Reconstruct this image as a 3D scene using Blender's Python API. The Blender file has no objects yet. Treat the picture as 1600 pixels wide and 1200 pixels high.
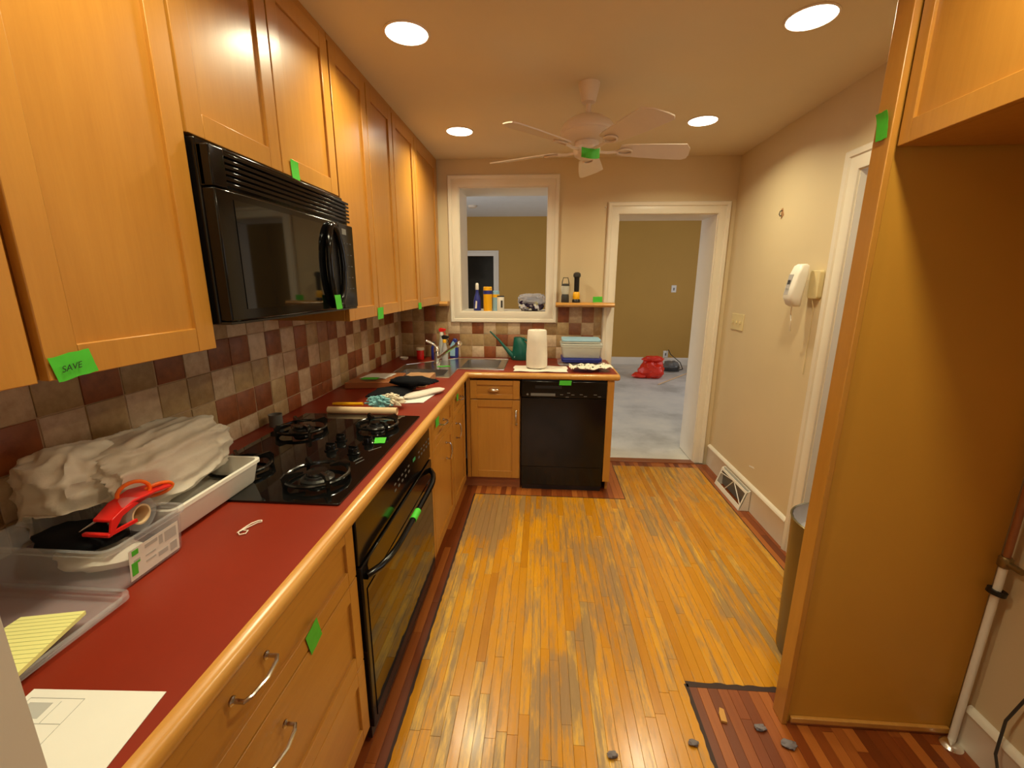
import bpy, bmesh, math, random
from mathutils import Vector, Matrix, noise as mnoise
random.seed(7)
PI = math.pi
scene = bpy.context.scene
# ------------------------------------------------------------------ camera
F_PX, YAW, PITCH, ROLL = 673.5, -.0687, .2305, .0041
CX, CZ = 1.25, 1.548
def make_camera():
    F = Vector((math.sin(YAW)*math.cos(PITCH), math.cos(YAW)*math.cos(PITCH), -math.sin(PITCH)))
    R = Vector((math.cos(YAW), -math.sin(YAW), 0)); U = R.cross(F)
    R2 = R*math.cos(ROLL)+U*math.sin(ROLL); U2 = U*math.cos(ROLL)-R*math.sin(ROLL)
    M = Matrix((R2, U2, -F)).transposed().to_4x4(); M.translation = Vector((CX, 0, CZ))
    cd = bpy.data.cameras.new('camera'); cd.sensor_width = 36; cd.sensor_fit = 'HORIZONTAL'
    cd.lens = F_PX/1600*36; cd.clip_start = .02; cd.clip_end = 60
    co = bpy.data.objects.new('camera', cd); co.matrix_world = M
    scene.collection.objects.link(co); scene.camera = co
make_camera()
# ------------------------------------------------------------------ world, lights, exposure
scene.view_settings.view_transform = 'Standard'; scene.view_settings.look = 'None'
scene.view_settings.exposure = 0.0; scene.view_settings.gamma = 1; scene.view_settings.use_curve_mapping = False
W_ = bpy.data.worlds.new('world'); scene.world = W_; W_.use_nodes = True
W_.node_tree.nodes['Background'].inputs[0].default_value = (.75, .85, 1, 1)
W_.node_tree.nodes['Background'].inputs[1].default_value = .5
WARM = (1, .92, .60); CAN_W = 9.2
CANS = [(.70, 1.92), (.696, 3.04), (2.21, 1.91), (2.185, 2.94), (.70, .80), (1.93, .80)]
H = 2.497
def area(name, loc, rot, sx, sy, power, col, shape='RECTANGLE', spread=PI):
    l = bpy.data.lights.new(name, 'AREA'); l.shape = shape; l.size = sx
    if shape == 'RECTANGLE': l.size_y = sy
    l.energy = power; l.color = col; l.spread = spread
    o = bpy.data.objects.new(name, l); o.location = loc; o.rotation_euler = rot; scene.collection.objects.link(o); return o
for cx, cy in CANS:
    area('downlight_lamp', (cx, cy, H-.012), (0, 0, 0), .13, .13, CAN_W, WARM, 'DISK', math.radians(146))
# daylight from the windows of the next room (left side) and of the room behind the camera, plus added fills
area('daylight_area', (-1.5, 5.2, 1.7), (0, -PI/2, 0), 1.2, 1.6, 36, (.88, .94, 1.0))
area('daylight_area', (5.1, 6.2, 1.6), (0, PI/2, 0), 1.4, 1.8, 26, (.92, .95, 1.0))  # added daylight fill from the right, no known window; brightens the doorway view
area('ceiling_fill', (-.4, 6.0, 2.7), (0, 0, 0), .4, .4, 8, (1.0, .93, .84))  # added fill light without a fixture, lifts the next room
area('daylight_area', (1.4, -2.2, 1.5), (PI/2, 0, 0), 1.2, 1.1, 9, (.92, .95, 1.0))
area('daylight_area', (3.9, 1.9, 1.7), (0, PI/2, 0), 1.0, 1.2, 7, (.85, .92, 1.0))

# ------------------------------------------------------------------ mesh helpers
class MB:
    def __init__(s): s.v = []; s.f = []
    def add(s, vs, fs):
        n = len(s.v); s.v += [tuple(v) for v in vs]; s.f += [tuple(i+n for i in f) for f in fs]; return s
    def box(s, x0, x1, y0, y1, z0, z1):
        x0, x1 = min(x0, x1), max(x0, x1); y0, y1 = min(y0, y1), max(y0, y1); z0, z1 = min(z0, z1), max(z0, z1)
        return s.add([(x0,y0,z0),(x1,y0,z0),(x1,y1,z0),(x0,y1,z0),(x0,y0,z1),(x1,y0,z1),(x1,y1,z1),(x0,y1,z1)],
                     [(0,3,2,1),(4,5,6,7),(0,1,5,4),(1,2,6,5),(2,3,7,6),(3,0,4,7)])
    def rings(s, rs, cap=True, closed=False, cap_end=True):
        n = len(rs[0]); vs = [p for r in rs for p in r]; fs = []
        m = len(rs)
        for i in range(m if closed else m-1):
            a, b = i*n, ((i+1) % m)*n
            for j in range(n):
                k = (j+1) % n; fs.append((a+j, a+k, b+k, b+j))
        if cap and not closed:
            fs.append(tuple(range(n-1, -1, -1)))
            if cap_end: fs.append(tuple((m-1)*n+j for j in range(n)))
        return s.add(vs, fs)
    def prism(s, poly, z0, z1, ax='z'):
        def m(p, h):
            if ax == 'z': return (p[0], p[1], h)
            if ax == 'y': return (p[0], h, p[1])
            return (h, p[0], p[1])
        return s.rings([[m(p, z0) for p in poly], [m(p, z1) for p in poly]])
    def lathe(s, prof, c, n=24, ax=(0,0,1)):
        A = Vector(ax).normalized(); X = A.orthogonal().normalized(); Y = A.cross(X); c = Vector(c); rs = []
        for r, h in prof:
            r = max(r, 1e-5)
            rs.append([c+A*h+X*(r*math.cos(2*PI*i/n))+Y*(r*math.sin(2*PI*i/n)) for i in range(n)])
        return s.rings(rs)
    def tube(s, pts, r, n=8, closed=False):
        pts = [Vector(p) for p in pts]; m = len(pts); rs = []; N = None
        for i, p in enumerate(pts):
            if closed: t = pts[(i+1) % m]-pts[i-1]
            else: t = pts[min(i+1, m-1)]-pts[max(i-1, 0)]
            t.normalize()
            if N is None: N = t.orthogonal().normalized()
            else:
                N = N-t*N.dot(t)
                N = t.orthogonal().normalized() if N.length < 1e-6 else N.normalized()
            B = t.cross(N); rr = r[i] if isinstance(r, (list, tuple)) else r
            rs.append([p+N*(rr*math.cos(2*PI*j/n))+B*(rr*math.sin(2*PI*j/n)) for j in range(n)])
        return s.rings(rs, closed=closed)
    def grid(s, fn, nu, nv, th=None):
        vs = [fn(i/nu, j/nv) for i in range(nu+1) for j in range(nv+1)]
        fs = [(i*(nv+1)+j, (i+1)*(nv+1)+j, (i+1)*(nv+1)+j+1, i*(nv+1)+j+1) for i in range(nu) for j in range(nv)]
        s.add(vs, fs)
        if th:                                   # closed sheet of thickness th
            n = len(vs); th = Vector(th); base = len(s.v)-n
            s.v += [tuple(Vector(v)-th) for v in vs]
            s.f += [tuple(reversed([q+base+n for q in f])) for f in fs]
            b = [i*(nv+1) for i in range(nu+1)]+[nu*(nv+1)+j for j in range(1, nv+1)]+[i*(nv+1)+nv for i in range(nu-1, -1, -1)]+[j for j in range(nv-1, 0, -1)]
            for a in range(len(b)):
                p, q = b[a], b[(a+1) % len(b)]; s.f.append((base+q, base+p, base+n+p, base+n+q))
        return s
    def ball(s, c, rx, ry, rz, n=16, m=10, fn=None):
        vs = [(0,0,-1)]+[(math.sin(PI*i/m)*math.cos(2*PI*j/n), math.sin(PI*i/m)*math.sin(2*PI*j/n), -math.cos(PI*i/m)) for i in range(1, m) for j in range(n)]+[(0,0,1)]
        fs = [(0, 1+(j+1) % n, 1+j) for j in range(n)]
        for i in range(m-2):
            for j in range(n): a = 1+i*n; b = a+n; k = (j+1) % n; fs.append((a+j, a+k, b+k, b+j))
        L = len(vs)-1; a = 1+(m-2)*n; fs += [(a+j, a+(j+1) % n, L) for j in range(n)]
        out = []
        for v in vs:
            q = Vector(v)
            if fn: q = fn(q)
            out.append((c[0]+q.x*rx, c[1]+q.y*ry, c[2]+q.z*rz))
        return s.add(out, fs)
ORG = {}
def obj(name, mb, mat, parent=None, label=None, cat=None, group=None, kind=None, bevel=0, angle=38, flip=False, origin=None):
    vs = mb.v
    if origin is None:
        lo = [min(v[i] for v in vs) for i in range(3)]; hi = [max(v[i] for v in vs) for i in range(3)]
        origin = Vector(((lo[0]+hi[0])/2, (lo[1]+hi[1])/2, lo[2]))
    me = bpy.data.meshes.new(name)
    me.from_pydata([(v[0]-origin[0], v[1]-origin[1], v[2]-origin[2]) for v in vs], [], mb.f)
    bm = bmesh.new(); bm.from_mesh(me); bmesh.ops.recalc_face_normals(bm, faces=bm.faces); bm.to_mesh(me); bm.free()
    for m in (mat if isinstance(mat, (list, tuple)) else [mat]): me.materials.append(m)
    me.polygons.foreach_set('use_smooth', [True]*len(me.polygons)); me.set_sharp_from_angle(angle=math.radians(angle))
    o = bpy.data.objects.new(name, me); scene.collection.objects.link(o)
    if parent is not None:
        o.parent = parent; o.location = Vector(origin)-ORG[parent.name]
    else: o.location = origin
    ORG[o.name] = Vector(origin)
    if bevel:
        b = o.modifiers.new('bevel', 'BEVEL'); b.width = bevel; b.segments = 2; b.limit_method = 'ANGLE'; b.angle_limit = math.radians(50)
    tag(o, label, cat, group, kind); return o
def tag(o, label=None, cat=None, group=None, kind=None):
    if label: o['label'] = label
    if cat: o['category'] = cat
    if group: o['group'] = group
    if kind: o['kind'] = kind
    return o
def thing(name, loc, label, cat, group=None, kind=None):
    o = bpy.data.objects.new(name, None); o.empty_display_size = .05; scene.collection.objects.link(o); o.location = loc
    ORG[o.name] = Vector(loc); return tag(o, label, cat, group, kind)
def rrect(x0, x1, y0, y1, r, n=5):
    out = []
    for cx, cy, a in ((x1-r, y1-r, 0), (x0+r, y1-r, 90), (x0+r, y0+r, 180), (x1-r, y0+r, 270)):
        for i in range(n+1):
            t = math.radians(a+90*i/n); out.append((cx+r*math.cos(t), cy+r*math.sin(t)))
    return out
def rr3(x0, x1, y0, y1, r, z, n=5): return [(p[0], p[1], z) for p in rrect(x0, x1, y0, y1, r, n)]
def tub(mb, x0, x1, y0, y1, z0, z1, r=.02, t=.003, taper=.01, rim=.006):
    R = lambda d, z: rr3(x0+d, x1-d, y0+d, y1-d, max(r-d*.5, .003), z)
    return mb.rings([R(taper+.004, z0), R(taper, z0+.006), R(0, z1-.012), R(-rim, z1-.01), R(-rim, z1), R(t, z1), R(t+.001, z1-.012), R(taper+t, z0+.008), R(taper+t+.004, z0+t+.001)])
def chain(c, k, s=1): return c
def nz(x, y, z=0): return mnoise.noise(Vector((x, y, z)))

# ------------------------------------------------------------------ materials
def srgb(r, g, b): return tuple(((c/255)/12.92 if c/255 <= .04045 else ((c/255+.055)/1.055)**2.4) for c in (r, g, b))+(1,)
class NT:
    def __init__(s, name):
        s.m = bpy.data.materials.new(name); s.m.use_nodes = True; s.t = s.m.node_tree; s.b = s.t.nodes['Principled BSDF']; s.out = s.t.nodes['Material Output']
    def n(s, typ, **k):
        x = s.t.nodes.new(typ)
        for a, b in k.items(): setattr(x, a, b)
        return x
    def l(s, a, b): s.t.links.new(a, b)
    def pos(s, sc=(1,1,1)):
        g = s.n('ShaderNodeNewGeometry'); m = s.n('ShaderNodeMapping'); m.inputs['Scale'].default_value = sc; s.l(g.outputs['Position'], m.inputs[0]); return m.outputs[0]
    def noise(s, vec, scale, detail=3, rough=.5):
        x = s.n('ShaderNodeTexNoise'); x.inputs['Scale'].default_value = scale; x.inputs['Detail'].default_value = detail; x.inputs['Roughness'].default_value = rough; s.l(vec, x.inputs['Vector']); return x.outputs['Fac']
    def ramp(s, fac, stops):
        x = s.n('ShaderNodeValToRGB'); e = x.color_ramp.elements
        while len(e) < len(stops): e.new(.5)
        for i, (p, c) in enumerate(stops): e[i].position = p; e[i].color = c if len(c) == 4 else (*c, 1)
        s.l(fac, x.inputs[0]); return x.outputs[0]
    def mix(s, fac, a, b, blend='MIX'):
        x = s.n('ShaderNodeMix', data_type='RGBA', blend_type=blend)
        for i, v in ((0, fac), (6, a), (7, b)):
            if isinstance(v, (int, float)): x.inputs[i].default_value = v
            elif isinstance(v, tuple): x.inputs[i].default_value = v
            else: s.l(v, x.inputs[i])
        return x.outputs[2]
    def math(s, op, a, b=0, c=None, clamp=False):
        x = s.n('ShaderNodeMath', operation=op, use_clamp=clamp)
        for i, v in enumerate((a, b) if c is None else (a, b, c)):
            if isinstance(v, (int, float)): x.inputs[i].default_value = v
            else: s.l(v, x.inputs[i])
        return x.outputs[0]
    def bump(s, h, st=.1, d=.001):
        x = s.n('ShaderNodeBump'); x.inputs['Strength'].default_value = st; x.inputs['Distance'].default_value = d; s.l(h, x.inputs['Height']); s.l(x.outputs[0], s.b.inputs['Normal'])
    def set(s, **k):
        for a, v in k.items():
            i = s.b.inputs[a.replace('_', ' ')]
            if isinstance(v, (int, float, tuple)): i.default_value = v
            else: s.l(v, i)
        return s
def plain(name, col, rough=.5, metal=0, var=.06, vs=9, bump=0, bs=200, coat=0, spec=.5):
    t = NT(name); f = t.noise(t.pos(), vs, 3)
    d = tuple(c*(1-var) for c in col[:3])+(1,); u = tuple(min(1, c*(1+var)) for c in col[:3])+(1,)
    t.set(Base_Color=t.ramp(f, [(.3, d), (.7, u)]), Roughness=rough, Metallic=metal, Coat_Weight=coat, Specular_IOR_Level=spec)
    if bump: t.bump(t.noise(t.pos(), bs, 2), bump)
    return t.m
def wood(name, dark, light, axis='z', rough=.36, coat=.3, rnd=.12):
    t = NT(name)
    sc = {'z': (9, 9, .7), 'y': (9, .7, 9), 'x': (.7, 9, 9)}[axis]
    f = t.noise(t.pos(sc), 5, 5, .6); g = t.noise(t.pos(tuple(3*q for q in sc)), 9, 2)
    big = t.noise(t.pos(), 1.7, 2)
    f = t.math('ADD', t.math('MULTIPLY', f, .35), t.math('ADD', t.math('MULTIPLY', g, .12), t.math('MULTIPLY', big, .53)))
    oi = t.n('ShaderNodeObjectInfo'); f = t.math('ADD', f, t.math('MULTIPLY', t.math('SUBTRACT', oi.outputs['Random'], .5), rnd))
    t.set(Base_Color=t.ramp(f, [(.3, dark), (.7, light)]), Roughness=rough, Coat_Weight=coat, Coat_Roughness=.22)
    return t.m
M = {}
M['maple'] = wood('maple', srgb(170, 112, 38), srgb(194, 136, 55))
M['maple_y'] = wood('maple_y', srgb(170, 112, 38), srgb(194, 136, 55), 'y')
M['maple_x'] = wood('maple_x', srgb(170, 112, 38), srgb(194, 136, 55), 'x')
M['nosing'] = wood('nosing', srgb(184, 126, 54), srgb(208, 154, 78), 'y', .3, .4, 0)
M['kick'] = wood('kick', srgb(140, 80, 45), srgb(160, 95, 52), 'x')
M['red_lam'] = plain('red_laminate', srgb(128, 34, 8), .42, var=.1, vs=3, bump=.05, bs=900)
M['wall'] = plain('beige_wall_paint', srgb(210, 190, 154), .65, var=.025, vs=2, bump=.08, bs=250)
M['wall_far'] = plain('olive_wall_paint', srgb(190, 146, 66), .7, var=.03, vs=1.5, bump=.05, bs=250)
M['ceil'] = plain('ceiling_paint', srgb(218, 200, 168), .8, var=.02, vs=2)
M['ceil_far'] = plain('ceiling_paint_white', srgb(225, 226, 226), .8, var=.02)
M['trim'] = plain('white_trim_paint', srgb(226, 216, 200), .35, var=.03, vs=4)
M['black'] = plain('black_gloss', (.004, .0032, .003, 1), .12, var=.1, spec=.35)
M['black_matte'] = plain('black_enamel', (.008, .007, .007, 1), .35)
M['glass_black'] = plain('black_glass', (.003, .003, .003, 1), .04, coat=.15)
M['iron'] = plain('cast_iron', (.006, .0055, .005, 1), .22, coat=.3)
M['steel'] = plain('brushed_steel', (.64, .63, .62, 1), .24, 1)
M['dkmetal'] = plain('dark_metal', (.10, .095, .09, 1), .3, .9)
M['chrome'] = plain('chrome', (.9, .88, .85, 1), .16, 1)
M['nickel'] = plain('nickel', (.55, .52, .48, 1), .22, 1)
M['tape'] = plain('green_tape', srgb(72, 190, 48), .55, var=.05, vs=60)
M['ink'] = plain('marker_ink', (.01, .02, .01, 1), .6)
M['fan'] = plain('fan_white', srgb(226, 208, 188), .3, var=.02)
M['white'] = plain('white_plastic', srgb(232, 226, 216), .4, var=.02)
M['paper'] = plain('white_paper', srgb(226, 224, 218), .75, var=.02)
M['yellowpad'] = plain('yellow_pad', srgb(230, 226, 148), .7, var=.02)
M['bluegrey'] = plain('ruled_line', srgb(196, 198, 140), .7)
M['greyprint'] = plain('grey_print', srgb(180, 180, 178), .7)
M['darkprint'] = plain('dark_print', srgb(60, 55, 55), .7)
M['red'] = plain('red_plastic', srgb(225, 30, 25), .35)
M['orange'] = plain('orange_plastic', srgb(240, 110, 20), .4)
M['navy'] = plain('navy_plastic', srgb(35, 45, 130), .35)
M['yellow'] = plain('yellow_plastic', srgb(245, 180, 15), .4)
M['green_can'] = plain('green_plastic', srgb(10, 88, 76), .35)
M['brown'] = plain('brown_card', srgb(176, 130, 88), .8, var=.12, vs=25)
M['cardtube'] = plain('card_tube', srgb(226, 192, 150), .75)
M['lblue'] = plain('light_blue_lid', srgb(150, 190, 215), .4)
M['teal'] = plain('teal_fluff', srgb(130, 185, 190), .9)
M['cream'] = plain('cream_fluff', srgb(220, 205, 180), .9)
M['cloth'] = plain('white_cloth', srgb(232, 222, 208), .9, bump=.3, bs=400)
M['blackcloth'] = plain('black_cloth', (.007, .007, .009, 1), .85, spec=.15)
M['grey'] = plain('grey_plastic', srgb(110, 108, 105), .4)
M['dkgrey'] = plain('dark_grey', srgb(52, 50, 48), .5)
M['lint'] = plain('grey_lint', srgb(120, 112, 115), .95)
M['bin'] = plain('olive_steel', srgb(120, 105, 70), .3, .6)
M['brass'] = plain('old_brass', srgb(140, 120, 80), .35, .8)
M['grout'] = plain('grout', srgb(176, 148, 118), .9, var=.08, vs=40)
M['dark_void'] = plain('dark_room', srgb(120, 112, 98), .8)
M['offwhite_plate'] = plain('almond_plate', srgb(214, 196, 150), .4)
M['lavender'] = plain('phone_grey', srgb(170, 165, 165), .4)
M['floor_base'] = plain('sub_floor', srgb(96, 60, 28), .8)
def emit(name, col, st):
    t = NT(name); t.set(Base_Color=(.02, .02, .02, 1), Emission_Color=(*col, 1), Emission_Strength=st); return t.m
M['lamp'] = emit('lamp_lens', (1, .88, .70), 9)
M['led'] = emit('green_led', (.02, .5, .1), .25)
def clear(name, col, fac, rough=.15):
    t = NT(name); t.set(Base_Color=col, Roughness=rough, Specular_IOR_Level=.6)
    tr = t.n('ShaderNodeBsdfTransparent'); mx = t.n('ShaderNodeMixShader'); mx.inputs[0].default_value = fac
    t.l(tr.outputs[0], mx.inputs[1]); t.l(t.b.outputs[0], mx.inputs[2]); t.l(mx.outputs[0], t.out.inputs[0]); return t.m
M['clear'] = clear('clear_plastic', srgb(205, 205, 210), .22)
M['frost'] = clear('frosted_plastic', srgb(220, 222, 215), .62, .3)
M['bagclear'] = clear('bag_film', srgb(200, 200, 215), .45, .1)
# white bag: thin plastic, slightly translucent
t = NT('bag_plastic'); t.set(Base_Color=srgb(214, 204, 190), Roughness=.42); t.bump(t.noise(t.pos((1, .5, 1)), 34, 5, .6), .5, .004); M['bag'] = t.m
t = NT('red_bag'); t.set(Base_Color=srgb(225, 50, 25), Roughness=.3); t.bump(t.noise(t.pos(), 30, 5, .6), .6, .01); M['redbag'] = t.m
# patterned tea towel
t = NT('patterned_towel'); v = t.n('ShaderNodeTexVoronoi'); v.inputs['Scale'].default_value = 38; t.l(t.pos(), v.inputs['Vector'])
t.set(Base_Color=t.ramp(v.outputs['Distance'], [(.25, srgb(70, 80, 60)), (.36, srgb(228, 218, 200))]), Roughness=.9); M['towel'] = t.m
# fruit under film
t = NT('bagged_fruit'); v = t.n('ShaderNodeTexVoronoi'); v.inputs['Scale'].default_value = 45; t.l(t.pos(), v.inputs['Vector'])
t.set(Base_Color=t.ramp(v.outputs['Color'], [(.2, srgb(30, 22, 48)), (.62, srgb(46, 34, 60)), (.72, srgb(210, 210, 225)), (.9, srgb(200, 190, 60))]), Roughness=.15); M['fruitbag'] = t.m
# drop cloth / concrete-ish floor of the next room
t = NT('far_floor'); f = t.noise(t.pos(), 1.3, 6, .62)
t.set(Base_Color=t.ramp(f, [(.35, srgb(176, 172, 165)), (.5, srgb(206, 202, 195)), (.68, srgb(222, 216, 204))]), Roughness=.6); M['floor_far'] = t.m
# tiles: one material per tile colour, tumbled stone mottling
def tile_mat(name, a, b):
    t = NT(name); f = t.noise(t.pos(), 28, 5, .65); oi = t.n('ShaderNodeObjectInfo')
    f = t.math('ADD', f, t.math('MULTIPLY', t.math('SUBTRACT', oi.outputs['Random'], .5), .28))
    t.set(Base_Color=t.ramp(f, [(.32, a), (.68, b)]), Roughness=.45); t.bump(t.noise(t.pos(), 45, 4), .5, .002); return t.m
M['tL'] = tile_mat('tile_light', srgb(178, 148, 118), srgb(206, 180, 150))
M['tT'] = tile_mat('tile_tan', srgb(150, 118, 78), srgb(176, 146, 104))
M['tB'] = tile_mat('tile_russet', srgb(118, 60, 26), srgb(146, 80, 40))
M['tm'] = tile_mat('tile_brown', srgb(132, 84, 56), srgb(158, 106, 74))
# floor boards: per-board tone + worn grey patches laid out in world space
def board_mat(name, stops, wear):
    t = NT(name); oi = t.n('ShaderNodeObjectInfo')
    g = t.noise(t.pos((30, 1.6, 30)), 3, 4, .6)
    f = t.math('ADD', t.math('MULTIPLY', oi.outputs['Random'], .75), t.math('MULTIPLY', g, .3))
    col = t.ramp(f, stops)
    if wear:
        p = t.pos((30, 3.2, 1)); n = t.noise(p, 1.3, 7, .75)
        n2 = t.noise(t.pos((1.1, .8, 1)), 1.9, 2, .5)
        w = t.math('ADD', t.math('MULTIPLY', n, 1.15), t.math('MULTIPLY', n2, .12))
        geo = t.n('ShaderNodeNewGeometry'); sp = t.n('ShaderNodeSeparateXYZ'); t.l(geo.outputs['Position'], sp.inputs[0])
        tot = None
        for cx, cy, rx, ry, s in WEAR:
            dx = t.math('DIVIDE', t.math('SUBTRACT', sp.outputs[0], cx), rx); dy = t.math('DIVIDE', t.math('SUBTRACT', sp.outputs[1], cy), ry)
            d = t.math('SUBTRACT', 1, t.math('ADD', t.math('MULTIPLY', dx, dx), t.math('MULTIPLY', dy, dy)), clamp=True)
            d = t.math('MULTIPLY', d, s); tot = d if tot is None else t.math('ADD', tot, d)
        w = t.math('ADD', w, tot); w = t.math('ADD', w, t.math('MULTIPLY', t.math('SUBTRACT', oi.outputs['Random'], .5), .26))
        mr = t.n('ShaderNodeMapRange'); mr.inputs[1].default_value = .61; mr.inputs[2].default_value = .83; mr.clamp = True; t.l(w, mr.inputs[0])
        col = t.mix(t.math('MULTIPLY', mr.outputs[0], .85), col, t.ramp(n, [(.3, srgb(112, 88, 60)), (.7, srgb(146, 114, 78))]))
        t.set(Base_Color=col, Roughness=t.math('ADD', .26, t.math('MULTIPLY', mr.outputs[0], .2)), Coat_Weight=.30, Coat_Roughness=.18)
    else: t.set(Base_Color=col, Roughness=.38, Coat_Weight=.25, Coat_Roughness=.25)
    t.bump(g, .25, .001); return t.m
WEAR = [(.92, 2.62, .20, .48, .34), (1.22, 2.82, .22, .26, .14), (1.34, 1.38, .12, .20, .22), (1.46, 1.62, .06, .20, .22), (1.28, 1.10, .12, .18, .16), (1.55, 2.2, .30, .6, .12), (2.0, 2.7, .25, .35, .09), (1.62, 1.75, .14, .35, .10), (2.25, 1.9, .15, .4, .09)]
M['board'] = board_mat('honey_board', [(.0, srgb(152, 90, 16)), (.25, srgb(190, 126, 20)), (.65, srgb(208, 142, 26)), (1, srgb(232, 180, 66))], True)
M['board_red'] = board_mat('red_stained_board', [(.0, srgb(90, 38, 10)), (.5, srgb(126, 58, 18)), (1, srgb(180, 104, 42))], False)
M['border'] = plain('dark_stain_line', srgb(48, 22, 14), .6)
M['thresh'] = wood('threshold_wood', srgb(120, 66, 36), srgb(146, 84, 48), 'x')

# ------------------------------------------------------------------ room shell
D, R_ = 3.685, 2.735; TW = .34
ZC = .914
# floor: sub-floor slab with separate strip boards
floor = obj('floor', MB().box(-.02, 2.76, -2.6, 3.64, -.12, -.014), M['floor_base'], kind='structure', label='worn honey coloured strip wood floor with red stained edges')
bw = .0385
def zones(x):
    return None
def board_at(x0, x1, y0, y1, red, name='floor_board'):
    g = .0003; b = .0007
    z = -.0006*random.random()
    mb = MB().rings([[(x0+g, y0+g, -.0139), (x1-g, y0+g, -.0139), (x1-g, y1-g, -.0139), (x0+g, y1-g, -.0139)],
                     [(x0+g, y0+g, z-b), (x1-g, y0+g, z-b), (x1-g, y1-g, z-b), (x0+g, y1-g, z-b)],
                     [(x0+g+b, y0+g+b, z), (x1-g-b, y0+g+b, z), (x1-g-b, y1-g-b, z), (x0+g+b, y1-g-b, z)]])
    return mb
near_y, near_r = MB(), MB(); nb = 0
x = .0; xs = []
while x < 2.735: xs.append(x); x += bw
for x0 in xs:
    x1 = min(x0+bw, 2.735); xc = (x0+x1)/2
    # spans along y with their stain
    if xc < .62: spans = [(.25, 3.04, 'hid')]
    elif xc < .775: spans = [(.25, 3.64, 1)]
    elif xc < 1.905: spans = [(.25, 2.95, 0), (2.95, 3.64, 1)]
    elif xc < 2.60: spans = [(.25, 3.555, 0), (3.555, 3.64, 1)]
    else: spans = [(.25, 3.64, 1)]
    if xc > 1.83:
        spans = [(.25, 1.44, 1)]+[(1.44 if a < 1.44 else a, b, r) for a, b, r in spans]
    for a, b, r in spans:
        if r == 'hid': near_r.add(*[(m.v, m.f) for m in [board_at(x0, x1, a, b, 1)]][0]); continue
        y = a
        while y < b-.01:
            L = random.uniform(.32, 1.05); y2 = min(y+L, b)
            if b-y2 < .12: y2 = b
            mb = board_at(x0, x1, y, y2, r)
            hidden = y2 < .95 or (xc > 2.16 and y2 < 1.45 and y2 < 1.0) or (xc < 1.72 and y > 3.05) or xc > 2.71
            if hidden: (near_r if r else near_y).add(mb.v, mb.f)
            else: obj('floor_board', mb, M['board_red' if r else 'board'], floor); nb += 1
            y = y2
obj('near_boards', near_y, M['board'], floor, kind='stuff'); obj('edge_boards', near_r, M['board_red'], floor, kind='stuff')
print('boards', nb)
# boards behind the camera
nbk = MB()
for i in range(int(2.735/bw)): m = board_at(i*bw, (i+1)*bw, -2.55, .25, 0); nbk.add(m.v, m.f)
obj('rear_boards', nbk, M['board'], floor, kind='stuff')
# ragged dark stain lines between the two finishes
def ragged(pts, w, name='stain_line'):
    mb = MB(); P0 = [Vector((*p, 0)) for p in pts]
    n = max(2, int((P0[1]-P0[0]).length/.02)); d = (P0[1]-P0[0]).normalized(); nn = Vector((-d.y, d.x, 0))
    A, B = [], []
    for i in range(n+1):
        p = P0[0].lerp(P0[1], i/n); q = .5+.5*nz(p.x*37, p.y*37)
        A.append(p+nn*(w*.5)); B.append(p-nn*(w*(.1+.6*q)))
    vs = [(v.x, v.y, .0006) for v in A]+[(v.x, v.y, .0006) for v in B]
    fs = [(i, i+1, n+2+i, n+1+i) for i in range(n)]
    k = len(vs); vs += [(v[0], v[1], -.0008) for v in vs]; fs += [tuple(q+k for q in reversed(f)) for f in fs]
    fs += [(i+1, i, k+i, k+i+1) for i in range(n)]+[(n+1+i, n+2+i, k+n+2+i, k+n+1+i) for i in range(n)]+[(0, n+1, k+n+1, k), (n, k+n, k+2*n+1, 2*n+1)]
    mb.add(vs, fs); obj('stain_line', mb, M['border'], floor)
ragged([(.770, .3), (.770, 2.95)], .012); ragged([(1.8865, 2.95), (.770, 2.95)], .008); ragged([(1.8865, 3.555), (1.8865, 2.95)], .005)
ragged([(2.618, 3.55), (2.618, 1.45)], .006); ragged([(2.735, 1.44), (1.848, 1.44)], .026); ragged([(1.848, 1.44), (1.848, .3)], .016)
obj('threshold', MB().box(1.835, 2.613, 3.64, 3.72, -.12, .008), M['thresh'], floor, bevel=.003)
obj('floor.001', MB().box(-1.6, 5.2, 3.72, 8.5, -.12, 0), M['floor_far'], kind='structure', label='pale mottled floor of the next room')
obj('floor.002', MB().box(2.76, 4.2, .2, 3.64, -.12, -.002), M['floor_far'], kind='structure', label='pale floor of the side hall')
obj('ceiling', MB().box(-.02, 2.86, .14, D+.01, H, H+.1), M['ceil'], kind='structure', label='flat off-white kitchen ceiling')
obj('ceiling.001', MB().box(-1.6, 5.2, D+TW, 8.6, 2.75, 2.85), M['ceil_far'], kind='structure', label='white ceiling of the next room')
obj('ceiling.002', MB().box(-.3, 4.3, -2.7, .13, 2.62, 2.7), M['ceil_far'], kind='structure', label='ceiling behind the viewpoint')
obj('ceiling.003', MB().box(2.87, 4.2, .2, 3.64, 2.5, 2.6), M['ceil'], kind='structure', label='ceiling of the side hall')
wl = obj('wall_left', MB().box(-.12, 0, .15, D, -.1, H), M['wall'], kind='structure')
# back wall with window hole and door hole
WX0, WX1, WZ0, WZ1 = .553, 1.287, 1.301, 2.297
DX0, DX1, DZ1 = 1.834, 2.613, 2.088
m = MB()
for b in [(-.12, WX0, -.1, 2.76), (WX0, WX1, -.1, WZ0), (WX0, WX1, WZ1, 2.76), (WX1, DX0, -.1, 2.76), (DX0, DX1, DZ1, 2.76), (DX1, 3.2, -.1, 2.76)]:
    m.box(b[0], b[1], D, D+TW, b[2], b[3])
wb = obj('wall_back', m, M['wall'], kind='structure')
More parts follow.
